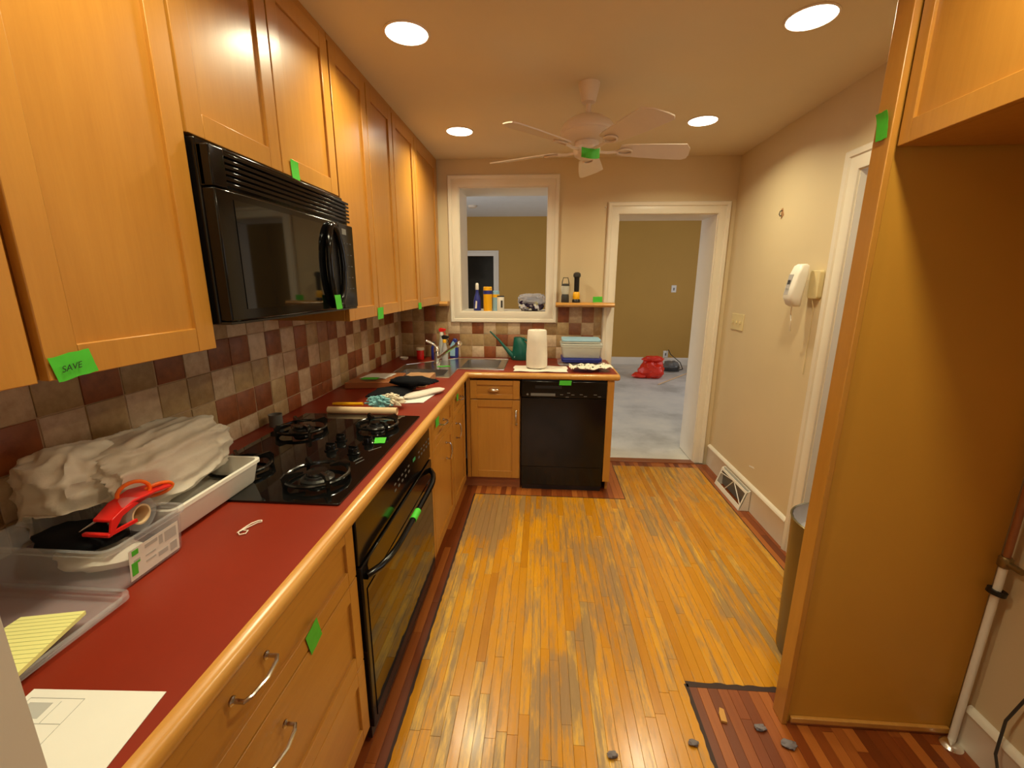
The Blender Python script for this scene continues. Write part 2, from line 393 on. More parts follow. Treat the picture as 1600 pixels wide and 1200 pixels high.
# right wall with door hole
RY0, RY1, RZ1 = 1.46, 2.325, 2.085
m = MB()
m.box(R_, R_+.13, RY1, D-.001, -.1, H); m.box(R_, R_+.13, .25, RY0, -.1, H); m.box(R_, R_+.13, RY0, RY1, RZ1, H)
wr = obj('wall_right', m, M['wall'], kind='structure')
# wall the camera looks through
m = MB(); m.box(-.12, .845, .15, .25, -.1, H); m.box(2.05, R_+.13, .15, .25, -.1, H); m.box(.845, 2.05, .15, .25, 2.12, H)
obj('wall_front', m, M['trim'], kind='structure', label='white painted wall end beside the viewpoint')
m = MB(); m.box(-.3, 4.3, -2.7, -2.6, -.1, 2.62); m.box(-.4, -.3, -2.7, .15, -.1, 2.62); m.box(4.2, 4.3, -2.6, .2, -.1, 2.62)
obj('wall_rear', m, M['wall'], kind='structure')
obj('wall_hall', MB().box(4.2, 4.3, .2, 3.7, -.1, 2.6), M['wall'], kind='structure')
# next room
m = MB(); m.box(.303, 5.2, 8.5, 8.6, -.1, 2.75); m.box(-1.6, -.56, 8.5, 8.6, -.1, 2.75); m.box(-.56, .303, 8.5, 8.6, 2.044, 2.75)
wf = obj('wall_far', m, M['wall_far'], kind='structure')
m = MB(); m.box(-1.7, -1.6, 4.0, 8.6, -.1, 2.75); m.box(5.2, 5.3, 4.0, 8.6, -.1, 2.75)
obj('wall_side', m, M['wall_far'], kind='structure')
m = MB(); m.box(-1.0, 1.0, 10.0, 10.1, -.1, 2.6); m.box(-1.1, -1.0, 8.6, 10.1, -.1, 2.6); m.box(1.0, 1.1, 8.6, 10.1, -.1, 2.6); m.box(-1, 1, 8.6, 10.1, 2.5, 2.6); m.box(-1, 1, 8.6, 10.1, -.1, -.01)
obj('wall_beyond', m, M['dark_void'], kind='structure')
# casings (mitred, moulded)
def casing(name, plane, pos, sgn, a0, a1, z0, z1, w, is_open, mat='trim', parent=None, **k):
    prof = [(0, 0), (0, .012), (.010, .016), (w*.45, .017), (w*.62, .014), (w*.68, .022), (w*.92, .026), (w, .018), (w, 0)]
    def P3(a, z, d):
        return (a, pos+sgn*d, z) if plane == 'y' else (pos+sgn*d, a, z)
    rings = []
    if is_open:
        corners = [lambda o: (a0-o, z0), lambda o: (a0-o, z1+o), lambda o: (a1+o, z1+o), lambda o: (a1+o, z0)]
    else:
        corners = [lambda o: (a0-o, z0-o), lambda o: (a0-o, z1+o), lambda o: (a1+o, z1+o), lambda o: (a1+o, z0-o)]
    for c in corners:
        rings.append([P3(*c(o), d) for o, d in prof])
    mb = MB().rings(rings, closed=not is_open)
    return obj(name, mb, M[mat], parent, **k)
win = thing('window_1', ((WX0+WX1)/2, D, WZ0), 'white framed pass-through opening above the sink', None, kind='structure')
casing('window_casing', 'y', D, -1, WX0+.006, WX1-.006, WZ0+.006, WZ1-.006, .088, False, parent=win)
m = MB(); y0, y1 = D-.001, D+TW+.004
m.box(WX0, WX0+.012, y0, y1, WZ0, WZ1); m.box(WX1-.012, WX1, y0, y1, WZ0, WZ1); m.box(WX0+.012, WX1-.012, y0, y1, WZ1-.012, WZ1); m.box(WX0+.012, WX1-.012, y0, y1, WZ0, WZ0+.012)
obj('window_jamb', m, M['trim'], win)
dr = thing('door_1', ((DX0+DX1)/2, D, 0), 'white cased doorway to the next room', None, kind='structure')
casing('door_casing', 'y', D, -1, DX0+.006, DX1-.006, 0, DZ1-.006, .088, True, parent=dr)
m = MB(); m.box(DX0, DX0+.012, y0, y1, .009, DZ1); m.box(DX1-.012, DX1, y0, y1, .009, DZ1); m.box(DX0+.012, DX1-.012, y0, y1, DZ1-.012, DZ1)
obj('door_jamb', m, M['trim'], dr)
dr2 = thing('door_2', (R_, (RY0+RY1)/2, 0), 'white cased doorway in the right wall', None, kind='structure')
casing('door_casing', 'x', R_, -1, RY0+.006, RY1-.006, 0, RZ1-.006, .095, True, parent=dr2)
m = MB(); m.box(R_-.001, R_+.14, RY0, RY0+.012, 0, RZ1); m.box(R_-.001, R_+.14, RY1-.012, RY1, 0, RZ1); m.box(R_-.001, R_+.14, RY0+.012, RY1-.012, RZ1-.012, RZ1)
obj('door_jamb', m, M['trim'], dr2)
dr3 = thing('door_3', (-.13, 8.5, 0), 'white cased doorway in the far wall of the next room', None, kind='structure')
casing('door_casing', 'y', 8.5, -1, -.56, .303, 0, 2.044, .10, True, parent=dr3)
# baseboards
def baseb(name, x0, x1, y0, y1, h, side, label=None):
    m = MB(); t = .018
    if side == 'x': prof = [(R_, 0), (R_-t, 0), (R_-t, h-.03), (R_-t-.004, h-.02), (R_-t, h-.008), (R_-.006, h), (R_, h)]; m.prism(prof, y0, y1, 'y')
    else: prof = [(8.5, 0), (8.48, 0), (8.48, h-.02), (8.49, h), (8.5, h)]; m.prism(prof, x0, x1, 'x')
    return obj(name, m, M['trim'], kind='structure', label=label)
baseb('baseboard_right', 0, 0, 2.422, D-.03, .185, 'x', 'white moulded baseboard under the telephone')
baseb('baseboard_right.001', 0, 0, .26, 1.285, .155, 'x', 'white baseboard in the empty fridge alcove')
baseb('baseboard_far', .41, 5.2, 0, 0, .14, 'y', 'white baseboard of the next room')

# ------------------------------------------------------------------ tiles
g = .0035
def tile(parent, quad, kind):
    # quad: function (a,b,depth)->xyz ; a0,a1,b0,b1
    a0, a1, b0, b1, P3 = quad
    e = .0018; d = .0058+random.uniform(-.0009, .0009); j = [random.uniform(-.0012, .0012) for _ in range(4)]
    a0 += g/2+j[0]; a1 -= g/2+j[1]; b0 += g/2+j[2]; b1 -= g/2+j[3]
    r = lambda i, dd: [P3(a0+i, b0+i, dd), P3(a1-i, b0+i, dd), P3(a1-i, b1-i, dd), P3(a0+i, b1-i, dd)]
    m = MB().rings([r(0, .0005), r(0, d-e), r(e*.4, d-e*.35), r(e, d)])
    obj('tile', m, M['t'+kind], parent)
rows_l = [ZC+.001, .990, 1.103, 1.216, 1.331, 1.40]
PAT = {  # tile colours read along the left wall, near -> far, one string per row from column -9
 0: 'TLLTLLLLT' 'TBLBBLTmLLTBLTBL',
 1: 'LTBLTTBBB' 'TBLBBLTBBLBTBTBL',
 2: 'BLTLTTLTT' 'LLBLTLBLTLTBLLLT',
 3: 'LTBTBLBBL' 'BLBTmBLBLBTLTBBL',
 4: 'TTLBTTTLL' 'LBLTTmBLTBLTLBTL'}
# backing bed so the joints read as recessed grout
obj('grout_bed', MB().box(0, .003, .26, D, ZC+.001, 1.40), M['grout'], wl)
pit = .1150; y_ref = 1.857
for r in range(5):
    z0, z1 = rows_l[r], rows_l[r+1]
    for k in range(-13, 16):
        ya, yb = y_ref+k*pit, y_ref+(k+1)*pit
        if r % 2 == 0: pass
        if yb < .36: continue
        if k == 15: yb = D-.012
        i = k+9; c = PAT[r][i] if 0 <= i < len(PAT[r]) else random.choice('LTBLT')
        tile(wl, (ya, yb, z0, z1, lambda a, b, d: (d, a, b)), c)
rows_b = [ZC+.001, 1.015, 1.118, 1.222, 1.334, 1.36]
PATB = {0: 'TTTT' 'LTLBLTLTTLTLTT', 1: 'TTmT' 'BTTTBmTTLTTBTL', 2: 'BTTT' 'LLBLTLmBTTmLTT', 3: 'TTBT' 'LLTBLTLBTBLmTT'}
obj('grout_bed', MB().box(.003, 1.747, D-.003, D, ZC+.001, 1.21), M['grout'], wb)
m = MB(); m.box(.003, .462, D-.003, D, 1.21, 1.356); m.box(1.378, 1.747, D-.003, D, 1.21, 1.356); obj('grout_bed', m, M['grout'], wb)
for r in range(4):
    for k in range(-4, 13):
        xa, xb = .442+k*.1035, .442+(k+1)*.1035
        xa = max(xa, .013); xb = min(xb, 1.746)
        if xb-xa < .03: continue
        z0, z1 = rows_b[r], rows_b[r+1]
        if r == 3: z1 = 1.354
        if r == 2: z1 = 1.222
        if r == 3 and xb > .462 and xa < 1.378:
            if xa < .462: continue
            if xb > 1.378+.03: xa = 1.380
            else: continue
        tile(wb, (xa, xb, z0, z1, lambda a, b, d: (a, D-d, b)), PATB[r][k+4])

# ------------------------------------------------------------------ cabinets
def mapper(face, f):
    if face == 'x+': return lambda a, d, z: (f+d, a, z)
    if face == 'x-': return lambda a, d, z: (f-d, a, z)
    return lambda a, d, z: (a, f-d, z)
def lbox(mb, P, a0, a1, d0, d1, z0, z1):
    p, q = P(a0, d0, z0), P(a1, d1, z1); return mb.box(p[0], q[0], p[1], q[1], p[2], q[2])
def shaker(parent, face, f, a0, a1, z0, z1, name='door', w=.055, t=.02, mat=None, panel_mat=None, label=None, wr=None):
    P = mapper(face, f); mb = MB(); a0 += .0015; a1 -= .0015; wr = wr or w; wt = wr
    gv = .002
    lbox(mb, P, a0, a0+w, -t, 0, z0, z1); lbox(mb, P, a1-w, a1, -t, 0, z0, z1)
    lbox(mb, P, a0+w+.0003, a1-w-.0003, -t, 0, z0, z0+wr); lbox(mb, P, a0+w+.0003, a1-w-.0003, -t, 0, z1-wt, z1)
    o = obj(name, mb, mat or M['maple'], parent, bevel=.0018, label=label)
    pm = MB(); lbox(pm, P, a0+w-.002, a1-w+.002, -t+.004, -.009, z0+wr-.002, z1-wt+.002)
    obj('recessed_panel', pm, panel_mat or M['maple'], o)
    return o
def bar_handle(parent, face, f, a, z, L, vertical, mat='nickel'):
    P = mapper(face, f); h = L/2; d = .03
    if vertical: pts = [P(a, 0, z-h), P(a, d*.8, z-h), P(a, d, z-h+.012), P(a, d+.006, z), P(a, d, z+h-.012), P(a, d*.8, z+h), P(a, 0, z+h)]
    else: pts = [P(a-h, 0, z), P(a-h, d*.8, z), P(a-h+.012, d, z), P(a, d+.006, z), P(a+h-.012, d, z), P(a+h, d*.8, z), P(a+h, 0, z)]
    m = MB().tube(pts, .0045, 8); e = .010
    for s in (-1, 1):
        q = P(a, 0, z+s*h) if vertical else P(a+s*h, 0, z)
        ax = Vector(P(0, 1, 0))-Vector(P(0, 0, 0)); m.lathe([(.009, -.0005), (.009, .003), (.005, .006)], q, 12, ax)
    return obj('handle', m, M[mat], parent, label='slim metal pull')
XF = .70
def base_carcass(name, y0, y1, label, cat='cabinet', group=None, top=.868):
    t = thing(name, (XF-.3, (y0+y1)/2, 0), label, cat, group)
    m = MB(); m.box(.02, XF-.021, y0+.001, y1-.001, .09, top)
    obj('cabinet_body', m, M['maple'], t)
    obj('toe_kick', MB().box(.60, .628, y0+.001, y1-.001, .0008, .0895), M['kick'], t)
    return t
# three-drawer base nearest the camera
c1 = base_carcass('drawer_cabinet', .262, 1.118, 'maple base cabinet of three wide drawers nearest the camera, left of the oven')
for (z0, z1), hy in (((.678, .862), .645), ((.372, .672), .67), ((.094, .366), .665)):
    d = shaker(c1, 'x+', XF, .268, 1.114, z0, z1, 'drawer', w=.05, wr=.045 if z0 > .6 else .05, mat=M['maple_y'], panel_mat=M['maple_y'])
    bar_handle(d, 'x+', XF, hy, z1-.075 if z0 < .6 else (z0+z1)/2+.035, .10, False)
# oven
OY0, OY1 = 1.121, 1.978
ov = thing('wall_oven', (.4, 1.55, 0), 'black glass-fronted built-in oven under the gas cooktop', 'oven')
obj('oven_body', MB().box(.06, XF-.02, OY0, OY1, .06, .868), M['black_matte'], ov)
obj('control_panel', MB().box(XF-.0195, XF+.006, OY0, OY1, .70, .868), M['black'], ov, bevel=.003)
m = MB().box(XF-.0195, XF+.012, OY0+.004, OY1-.004, .075, .692); od = obj('oven_door', m, M['black'], ov, bevel=.004)
obj('door_glass', MB().box(XF+.0121, XF+.0145, OY0+.03, OY1-.03, .10, .60), M['glass_black'], od)
pts = []
for i in range(17):
    u = i/16; e = abs(2*u-1); pts.append((XF+.012+.05*(1-e**6), OY0+.03+(OY1-OY0-.06)*u, .645))
obj('oven_handle', MB().tube(pts, .012, 12), M['black'], od)
obj('lower_vent', MB().box(XF-.0195, XF-.004, OY0+.01, OY1-.01, .02, .072), M['black_matte'], ov)
obj('oven_display', MB().box(XF+.0062, XF+.0068, 1.70, 1.735, .792, .806), M['led'], ov)
for i in range(10):
    obj('panel_button', MB().box(XF+.0062, XF+.0075, 1.46+.042*i+(.11 if i > 4 else 0), 1.478+.042*i+(.11 if i > 4 else 0), .775, .783) .box(XF+.0062, XF+.0075, 1.46+.042*i+(.11 if i > 4 else 0), 1.478+.042*i+(.11 if i > 4 else 0), .80, .806), M['grey'], ov)
# two narrow bases beyond the oven
cb = base_carcass('base_cabinet', 1.981, 2.56, 'maple base cabinet with drawer over door, just beyond the oven')
d = shaker(cb, 'x+', XF, 2.05, 2.556, .70, .862, 'drawer', w=.045, wr=.04, mat=M['maple_y'], panel_mat=M['maple_y']); bar_handle(d, 'x+', XF, 2.26, .79, .09, False)
d = shaker(cb, 'x+', XF, 2.05, 2.556, .094, .694, 'door'); bar_handle(d, 'x+', XF, 2.36, .58, .10, True)
obj('filler_strip', MB().box(XF-.02, XF-.001, 1.983, 2.047, .094, .862), M['maple'], cb, bevel=.001)
cb = base_carcass('base_cabinet', 2.562, 3.03, 'maple base cabinet in the inner corner of the left run', top=.735)
d = shaker(cb, 'x+', XF, 2.566, 2.99, .70, .862, 'drawer', w=.045, wr=.04, mat=M['maple_y'], panel_mat=M['maple_y']); bar_handle(d, 'x+', XF, 2.78, .79, .09, False)
d = shaker(cb, 'x+', XF, 2.566, 2.99, .094, .694, 'door'); bar_handle(d, 'x+', XF, 2.66, .60, .10, True)
# back run
YF = 3.045
t = thing('base_cabinet', (.9, 3.3, 0), 'maple base cabinet with drawer over door, left of the dishwasher', 'cabinet')
m = MB(); m.box(XF+.003, 1.103, YF+.021, D-.005, .09, .735); obj('cabinet_body', m, M['maple'], t)
obj('corner_stile', MB().box(XF+.002, .728, YF, YF+.02, .09, .868), M['maple'], t)
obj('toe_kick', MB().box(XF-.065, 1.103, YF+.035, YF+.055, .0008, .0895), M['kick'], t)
d = shaker(t, 'y', YF, .729, 1.099, .716, .855, 'drawer', w=.05, wr=.035, mat=M['maple_x'], panel_mat=M['maple_x'])
# cup pull: half-dome
def cup(a, z):
    m = MB(); n = 12
    rs = []
    for i in range(7):
        th = PI/2*i/6; w = .042*math.cos(th*.55); rs.append([(a+w*math.cos(q), YF-.0005-.022*math.sin(th)*abs(math.sin(q))-.001, z+.014*math.cos(th)*1.0+.0*q) for q in [PI*j/n for j in range(n+1)]])
    m = MB().ball((a, YF-.001, z), .043, .022, .016, 20, 12)
    return m
obj('handle', cup(.905, .785), M['chrome'], d, label='bright chrome cup pull')
d = shaker(t, 'y', YF, .729, 1.099, .092, .708, 'door'); bar_handle(d, 'y', YF, 1.072, .575, .10, True)
# dishwasher
dw = thing('dishwasher', (1.41, 3.3, 0), 'black dishwasher at the end of the back counter', 'dishwasher')
obj('washer_body', MB().box(1.112, 1.722, YF+.012, D-.03, .03, .868), M['black_matte'], dw)
obj('washer_door', MB().box(1.110, 1.722, YF-.012, YF+.0115, .20, .735), M['black'], dw, bevel=.003)
obj('control_panel', MB().box(1.110, 1.722, YF-.018, YF+.0115, .739, .862), M['black'], dw, bevel=.006)
obj('kick_panel', MB().box(1.112, 1.72, YF-.002, YF+.0115, .045, .196), M['black'], dw, bevel=.002)
obj('toe_panel', MB().box(1.12, 1.715, YF+.02, YF+.04, .001, .029), M['black_matte'], dw)
obj('label_strip', MB().box(1.178, 1.355, YF-.0192, YF-.0182, .752, .772), M['grey'], dw)
obj('indicator_dot', MB().lathe([(.008, 0), (.008, .001)], (1.155, YF-.0182, .762), 12, (0, -1, 0)), M['grey'], dw)
for i, (a, b) in enumerate([(1.39, .762), (1.43, .745), (1.47, .762), (1.44, .775), (1.53, .765), (1.56, .752), (1.63, .765), (1.66, .752)]):
    obj('panel_button', MB().box(a, a+.022, YF-.0192, YF-.0182, b, b+.004), M['grey'], dw)
obj('door_latch', MB().box(1.21, 1.40, YF-.0205, YF-.0181, .808, .828), M['black_matte'], dw)
# end panel
ep = thing('end_panel', (1.75, 3.3, 0), 'maple end panel right of the dishwasher', 'panel')
m = MB().prism([(YF+.01, .085), (YF+.06, .085), (YF+.06, .0008), (D-.001, .0008), (D-.001, .868), (YF+.01, .868)], 1.756, 1.775, 'x'); obj('side_board', m, M['maple'], ep)
obj('front_stile', MB().box(1.726, 1.776, YF-.002, YF+.0095, .088, .868), M['maple'], ep, bevel=.001)
# counter (one continuous worktop) tiled from cells with sink holes
holes = [(.235, .575, 2.865, 3.105), (.635, .925, 3.185, 3.545)]
XE = 1.795; YN = 3.053
xb = sorted({.001, .70, XE, .235, .575, .635, .925}); yb = sorted({.252, YN, D-.001, 2.865, 3.105, 3.185, 3.545})
m = MB()
for i in range(len(xb)-1):
    for j in range(len(yb)-1):
        cx, cy = (xb[i]+xb[i+1])/2, (yb[j]+yb[j+1])/2
        if not (cx < .70 or cy > YN): continue
        if any(a < cx < b and c < cy < d_ for a, b, c, d_ in holes): continue
        m.box(xb[i], xb[i+1], yb[j], yb[j+1], .870, ZC)
wt = thing('worktop', (.7, 2, .87), 'L-shaped dark red laminate worktop with rounded maple edging', 'worktop')
obj('laminate_top', m, M['red_lam'], wt)
prof = [(0, .870)]+[(.029*math.cos(a)**.6 if math.cos(a) > 0 else 0, .892+.0225*math.sin(a)) for a in [math.radians(q) for q in (-88, -65, -40, -20, 0, 20, 40, 65, 88)]]+[(0, .9145)]
# sweep with mitre at the inner corner
rs = [[(.7003+d_, .253, z) for d_, z in prof], [(.7003+d_, 3.0527-d_, z) for d_, z in prof], [(1.795, 3.0527-d_, z) for d_, z in prof], [(1.81, 3.0527-d_*.75, .892+(z-.892)*.8) for d_, z in prof]]
obj('wood_edging', MB().rings(rs), M['nosing'], wt)
obj('end_edging', MB().box(1.7953, 1.81, 3.054, D-.03, .871, .913), M['nosing'], wt, bevel=.004)

# upper cabinets
def upper(y0, y1, z0, doors, label):
    t = thing('wall_cabinet', (.19, (y0+y1)/2, z0), label, 'cabinet')
    obj('cabinet_body', MB().box(.001, .368, y0+.001, y1-.001, z0+.002, H-.001), M['maple'], t)
    obj('top_rail', MB().box(.3685, .3865, y0+.001, y1-.001, H-.025, H-.001), M['maple_y'], t)
    for a, b in doors: shaker(t, 'x+', .39, a, b, z0, H-.028, 'door', w=.058)
    return t
ZU = 1.376
upper(.256, .669, ZU, [(.262, .664)], 'leftmost maple wall cabinet cut off by the left edge of the photo')
upper(.672, 1.082, ZU, [(.678, 1.080)], 'tall maple wall cabinet with the large lettered green tape, left of the microwave')
upper(1.084, 1.886, 1.898, [(1.087, 1.482), (1.485, 1.883)], 'short two-door maple wall cabinet directly above the microwave')
upper(1.889, 2.622, ZU, [(1.892, 2.252), (2.258, 2.618)], 'two-door maple wall cabinet just right of the microwave')
t = upper(2.625, 3.672, ZU, [(2.628, 3.045), (3.05, 3.64)], 'two-door maple wall cabinet in the far corner by the pass-through')
obj('filler_strip', MB().box(.3685, .3865, 3.642, 3.672, ZU, H-.026), M['maple'], t)

# ------------------------------------------------------------------ microwave
mw = thing('microwave', (.22, 1.48, 1.435), 'black over-the-range microwave with oval door handle', 'microwave')
MX = .445; MY0, MY1 = 1.088, 1.878
obj('oven_case', MB().box(.013, MX-.04, MY0, MY1, 1.437, 1.890), M['black'], mw, bevel=.004)
# front door, slightly bowed in plan
def bow(y, x=MX): u = (y-(MY0+MY1)/2)/((MY1-MY0)/2); return x-.006*u**4
def bowed(y0, y1, z0, z1, back, x, n=12):
    m = MB(); ys = [y0+(y1-y0)*i/n for i in range(n+1)]
    poly = [(bow(y, x), y) for y in ys]+[(back, y1), (back, y0)]
    return m.prism(poly, z0, z1)
dm = obj('microwave_door', bowed(MY0, 1.735, 1.445, 1.776, MX-.0395, MX), M['black'], mw, bevel=.004)
obj('door_window', bowed(MY0+.06, 1.70, 1.475, 1.755, MX-.01, MX+.0015), M['glass_black'], dm)
obj('control_panel', bowed(1.738, MY1, 1.445, 1.776, MX-.0395, MX), M['black'], mw, bevel=.003)
obj('bottom_trim', bowed(MY0, MY1, 1.437, 1.4435, MX-.0395, MX-.004), M['black_matte'], mw)
vt = obj('vent_frame', bowed(MY0, MY1, 1.779, 1.874, MX-.0395, MX-.022), M['black'], mw)
for i in range(6):
    z = 1.788+.0142*i
    obj('vent_slat', bowed(MY0+.05, MY1-.008, z, z+.0085, MX-.025, MX-.006), M['black'], vt, bevel=.001)
obj('vent_end', bowed(MY0, MY0+.049, 1.779, 1.874, MX-.0395, MX-.001), M['black'], vt, bevel=.003)
pts = []
for i in range(28):
    a = 2*PI*i/28; y = 1.665+.056*math.cos(a); z = 1.607+.150*math.sin(a); pts.append((MX+.009+.007*(1-abs(math.sin(a))**3), y, z))
obj('oval_handle', MB().tube(pts, .0125, 10, True), M['black'], dm)
obj('handle_plate', MB().prism([(1.665+.050*math.cos(2*PI*i/24), 1.607+.145*math.sin(2*PI*i/24)) for i in range(24)], MX-.002, MX+.004, 'x'), M['black_matte'], dm)
obj('display', bowed(1.765, 1.805, 1.735, 1.757, MX-.01, MX+.0008, 3), M['grey'], mw)
for r in range(5):
    for c in range(3):
        if r in (1,): pass
        y = 1.765+.032*c; z = 1.70-.045*r
        obj('keypad_button', bowed(y, y+.018, z, z+.004, MX-.01, MX+.0006, 2), M['dkgrey'], mw)

# ------------------------------------------------------------------ cooktop
ck = thing('gas_cooktop', (.4, 1.53, ZC), 'black glass four-burner gas cooktop set in the red worktop', 'cooktop')
CY0, CY1, CX0, CX1 = 1.10, 1.955, .10, .672
obj('glass_top', MB().prism(rrect(CX0, CX1, CY0, CY1, .008), ZC+.0004, ZC+.007), M['glass_black'], ck, bevel=.001)
zt = ZC+.007
def burner(cx, cy, r):
    b = obj('burner', MB().lathe([(r*.55, 0), (r*.55, .006), (r*.42, .010), (r*.40, .018), (r*.30, .020)], (cx, cy, zt+.0003), 28), M['dkmetal'], ck)
    obj('burner_cap', MB().lathe([(r*.34, .0), (r*.36, .003), (r*.34, .008), (.001, .010)], (cx, cy, zt+.0208), 28), M['iron'], b)
    gm = MB(); pts = [(cx+1.02*r*math.cos(2*PI*i/32), cy+1.02*r*math.sin(2*PI*i/32), zt+.018) for i in range(32)]
    gm.tube(pts, .0062, 8, True)
    for k in range(4):
        a = PI/4+k*PI/2; ca, sa = math.cos(a), math.sin(a)
        P = lambda rr, z: (cx+rr*ca, cy+rr*sa, zt+z)
        n = Vector((-sa, ca, 0))*.005
        prof = [(r*1.10, .001), (r*1.14, .034), (r*1.0, .046), (r*.45, .040), (r*.45, .033), (r*.9, .026), (r*1.0, .006), (r*1.02, .001)]
        gm.rings([[Vector(P(q, z))-n for q, z in prof], [Vector(P(q, z))+n for q, z in prof]])
    obj('grate', gm, M['iron'], b)
burner(.528, 1.255, .095); burner(.53, 1.775, .085); burner(.235, 1.30, .09); burner(.225, 1.70, .095)
for cx, cy in ((.452, 1.50), (.552, 1.475), (.445, 1.60), (.565, 1.585)):
    k = obj('knob', MB().lathe([(.024, .0003), (.024, .004), (.019, .006), (.0185, .022), (.017, .025), (.001, .0252)], (cx, cy, zt), 24), M['black'], ck)
    obj('knob_grip', MB().box(cx-.0165, cx+.0165, cy-.004, cy+.004, zt+.0253, zt+.031), M['black'], k, bevel=.002)
for i, (a, b) in enumerate([((.60, 1.50), (.632, 1.545)), ((.585, 1.40), (.60, 1.44)), ((.60, 1.38), (.615, 1.42))]):
    obj('burner_mark', MB().tube([(a[0], a[1], zt+.0004), (b[0], b[1], zt+.0004)], .0012, 4), M['grey'], ck)
obj('metal_cup', MB().lathe([(.026, 0), (.028, .002), (.028, .052), (.0295, .055), (.026, .055), (.025, .006), (.001, .005)], (.062, 1.775, ZC+.0005), 24), M['grey'],
    label='small grey metal cup behind the cooktop by the tiles', cat='cup')

# ------------------------------------------------------------------ sink + faucet
sk = thing('sink', (.5, 3.2, ZC), 'two-bowl stainless steel corner sink', 'sink')
zs = ZC+.0006
m = MB()
deck = [(.185, 2.825), (.625, 2.825), (.625, 3.135), (.972, 3.135), (.972, 3.60), (.54, 3.60), (.185, 3.28)]
def dcell(x0, x1, y0, y1): m.box(x0, x1, y0, y1, zs, zs+.003)
hl = holes
dcell(.185, hl[0][0], 2.825, 3.135); dcell(hl[0][1], .625, 2.825, 3.135); dcell(hl[0][0], hl[0][1], 2.825, hl[0][2]); dcell(hl[0][0], hl[0][1], hl[0][3], 3.135)
dcell(.625, hl[1][0], 3.135, 3.60); dcell(hl[1][1], .972, 3.135, 3.60); dcell(hl[1][0], hl[1][1], 3.135, hl[1][2]); dcell(hl[1][0], hl[1][1], hl[1][3], 3.60)
m.prism([(.185, 3.135), (.625, 3.135), (.625, 3.60), (.54, 3.60), (.185, 3.28)], zs, zs+.003)
obj('sink_deck', m, M['steel'], sk)
rim = MB()
loop = [Vector((x, y, zs+.003)) for x, y in deck]; pp = []
for i in range(len(loop)):
    a, b = loop[i], loop[(i+1) % len(loop)]
    for q in range(6): pp.append(a.lerp(b, q/6))
rim.tube(pp, .0035, 6, True); obj('deck_rim', rim, M['chrome'], sk)
for a, b, c, d_ in holes:
    mb = MB(); t_ = .0012
    Rr = lambda i, z, r: rr3(a+i, b-i, c+i, d_-i, r, z)
    mb.rings([Rr(.0006, zs+.002, .03), Rr(.003, ZC-.01, .03), Rr(.014, ZC-.15, .035), Rr(.03, ZC-.165, .035), Rr(.032, ZC-.163, .034), Rr(.016, ZC-.148, .034), Rr(.005, ZC-.01, .029), Rr(.0045, zs+.0045, .029), Rr(-.003, zs+.0045, .03), Rr(-.003, zs+.0032, .03)], cap=False)
    mb.prism(rrect(a+.03, b-.03, c+.03, d_-.03, .034), ZC-.1645, ZC-.163)
    bo = obj('bowl', mb, M['steel'], sk)
    obj('drain', MB().lathe([(.034, 0), (.034, .003), (.024, .002), (.001, .001)], ((a+b)/2, (c+d_)/2, ZC-.1628), 20), M['chrome'], bo)
fc = thing('faucet', (.425, 3.32, ZC+.004), 'chrome single-lever faucet with a raised spout on the corner sink', 'faucet')
fz = zs+.0034
obj('faucet_body', MB().lathe([(.032, 0), (.032, .008), (.023, .014), (.021, .085), (.024, .10), (.023, .125), (.015, .14), (.001, .143)], (.425, 3.32, fz), 24), M['chrome'], fc)
obj('spout', MB().tube([(.44, 3.31, fz+.055), (.475, 3.285, fz+.075), (.54, 3.24, fz+.125), (.60, 3.20, fz+.165), (.612, 3.19, fz+.172)], [.015, .0135, .012, .012, .013], 14), M['chrome'], fc)
obj('spray_head', MB().lathe([(.014, -.012), (.021, -.006), (.023, .012), (.021, .03), (.015, .036), (.001, .037)], (.620, 3.185, fz+.176), 18, (.72, -.55, .4)), M['chrome'], fc)
obj('lever', MB().tube([(.425, 3.32, fz+.13), (.405, 3.315, fz+.155), (.37, 3.305, fz+.178), (.348, 3.30, fz+.186)], [.010, .010, .012, .010], 12), M['chrome'], fc)

# ------------------------------------------------------------------ bottles and counter things
def lathe_thing(name, parts, c, label, cat, group=None):
    t = thing(name, c, label, cat, group)
    for pn, prof, mat in parts: obj(pn, MB().lathe(prof, c, 20), M[mat], t)
    return t
z0 = ZC+.0008
lathe_thing('jar', [('body', [(.030, 0), (.031, .003), (.031, .074), (.028, .078)], 'red'), ('lid', [(.033, .0785), (.034, .081), (.034, .096), (.030, .100), (.001, .1005)], 'cream')],
            (.228, 3.545, z0), 'red jar with a cream lid in the counter corner', 'jar')
t = lathe_thing('dark_bottle', [('body', [(.022, 0), (.023, .003), (.023, .10), (.010, .125)], 'navy'), ('cap', [(.012, .1255), (.012, .15), (.001, .151)], 'dkgrey')],
            (.345, 3.545, z0), 'small dark bottle behind the faucet', 'bottle')
lathe_thing('soap_dish', [('dish', [(.02, 0), (.034, .012), (.036, .022), (.033, .023), (.02, .006), (.001, .005)], 'white')], (.10, 3.50, z0), 'small white dish in the corner left of the red jar', 'dish')
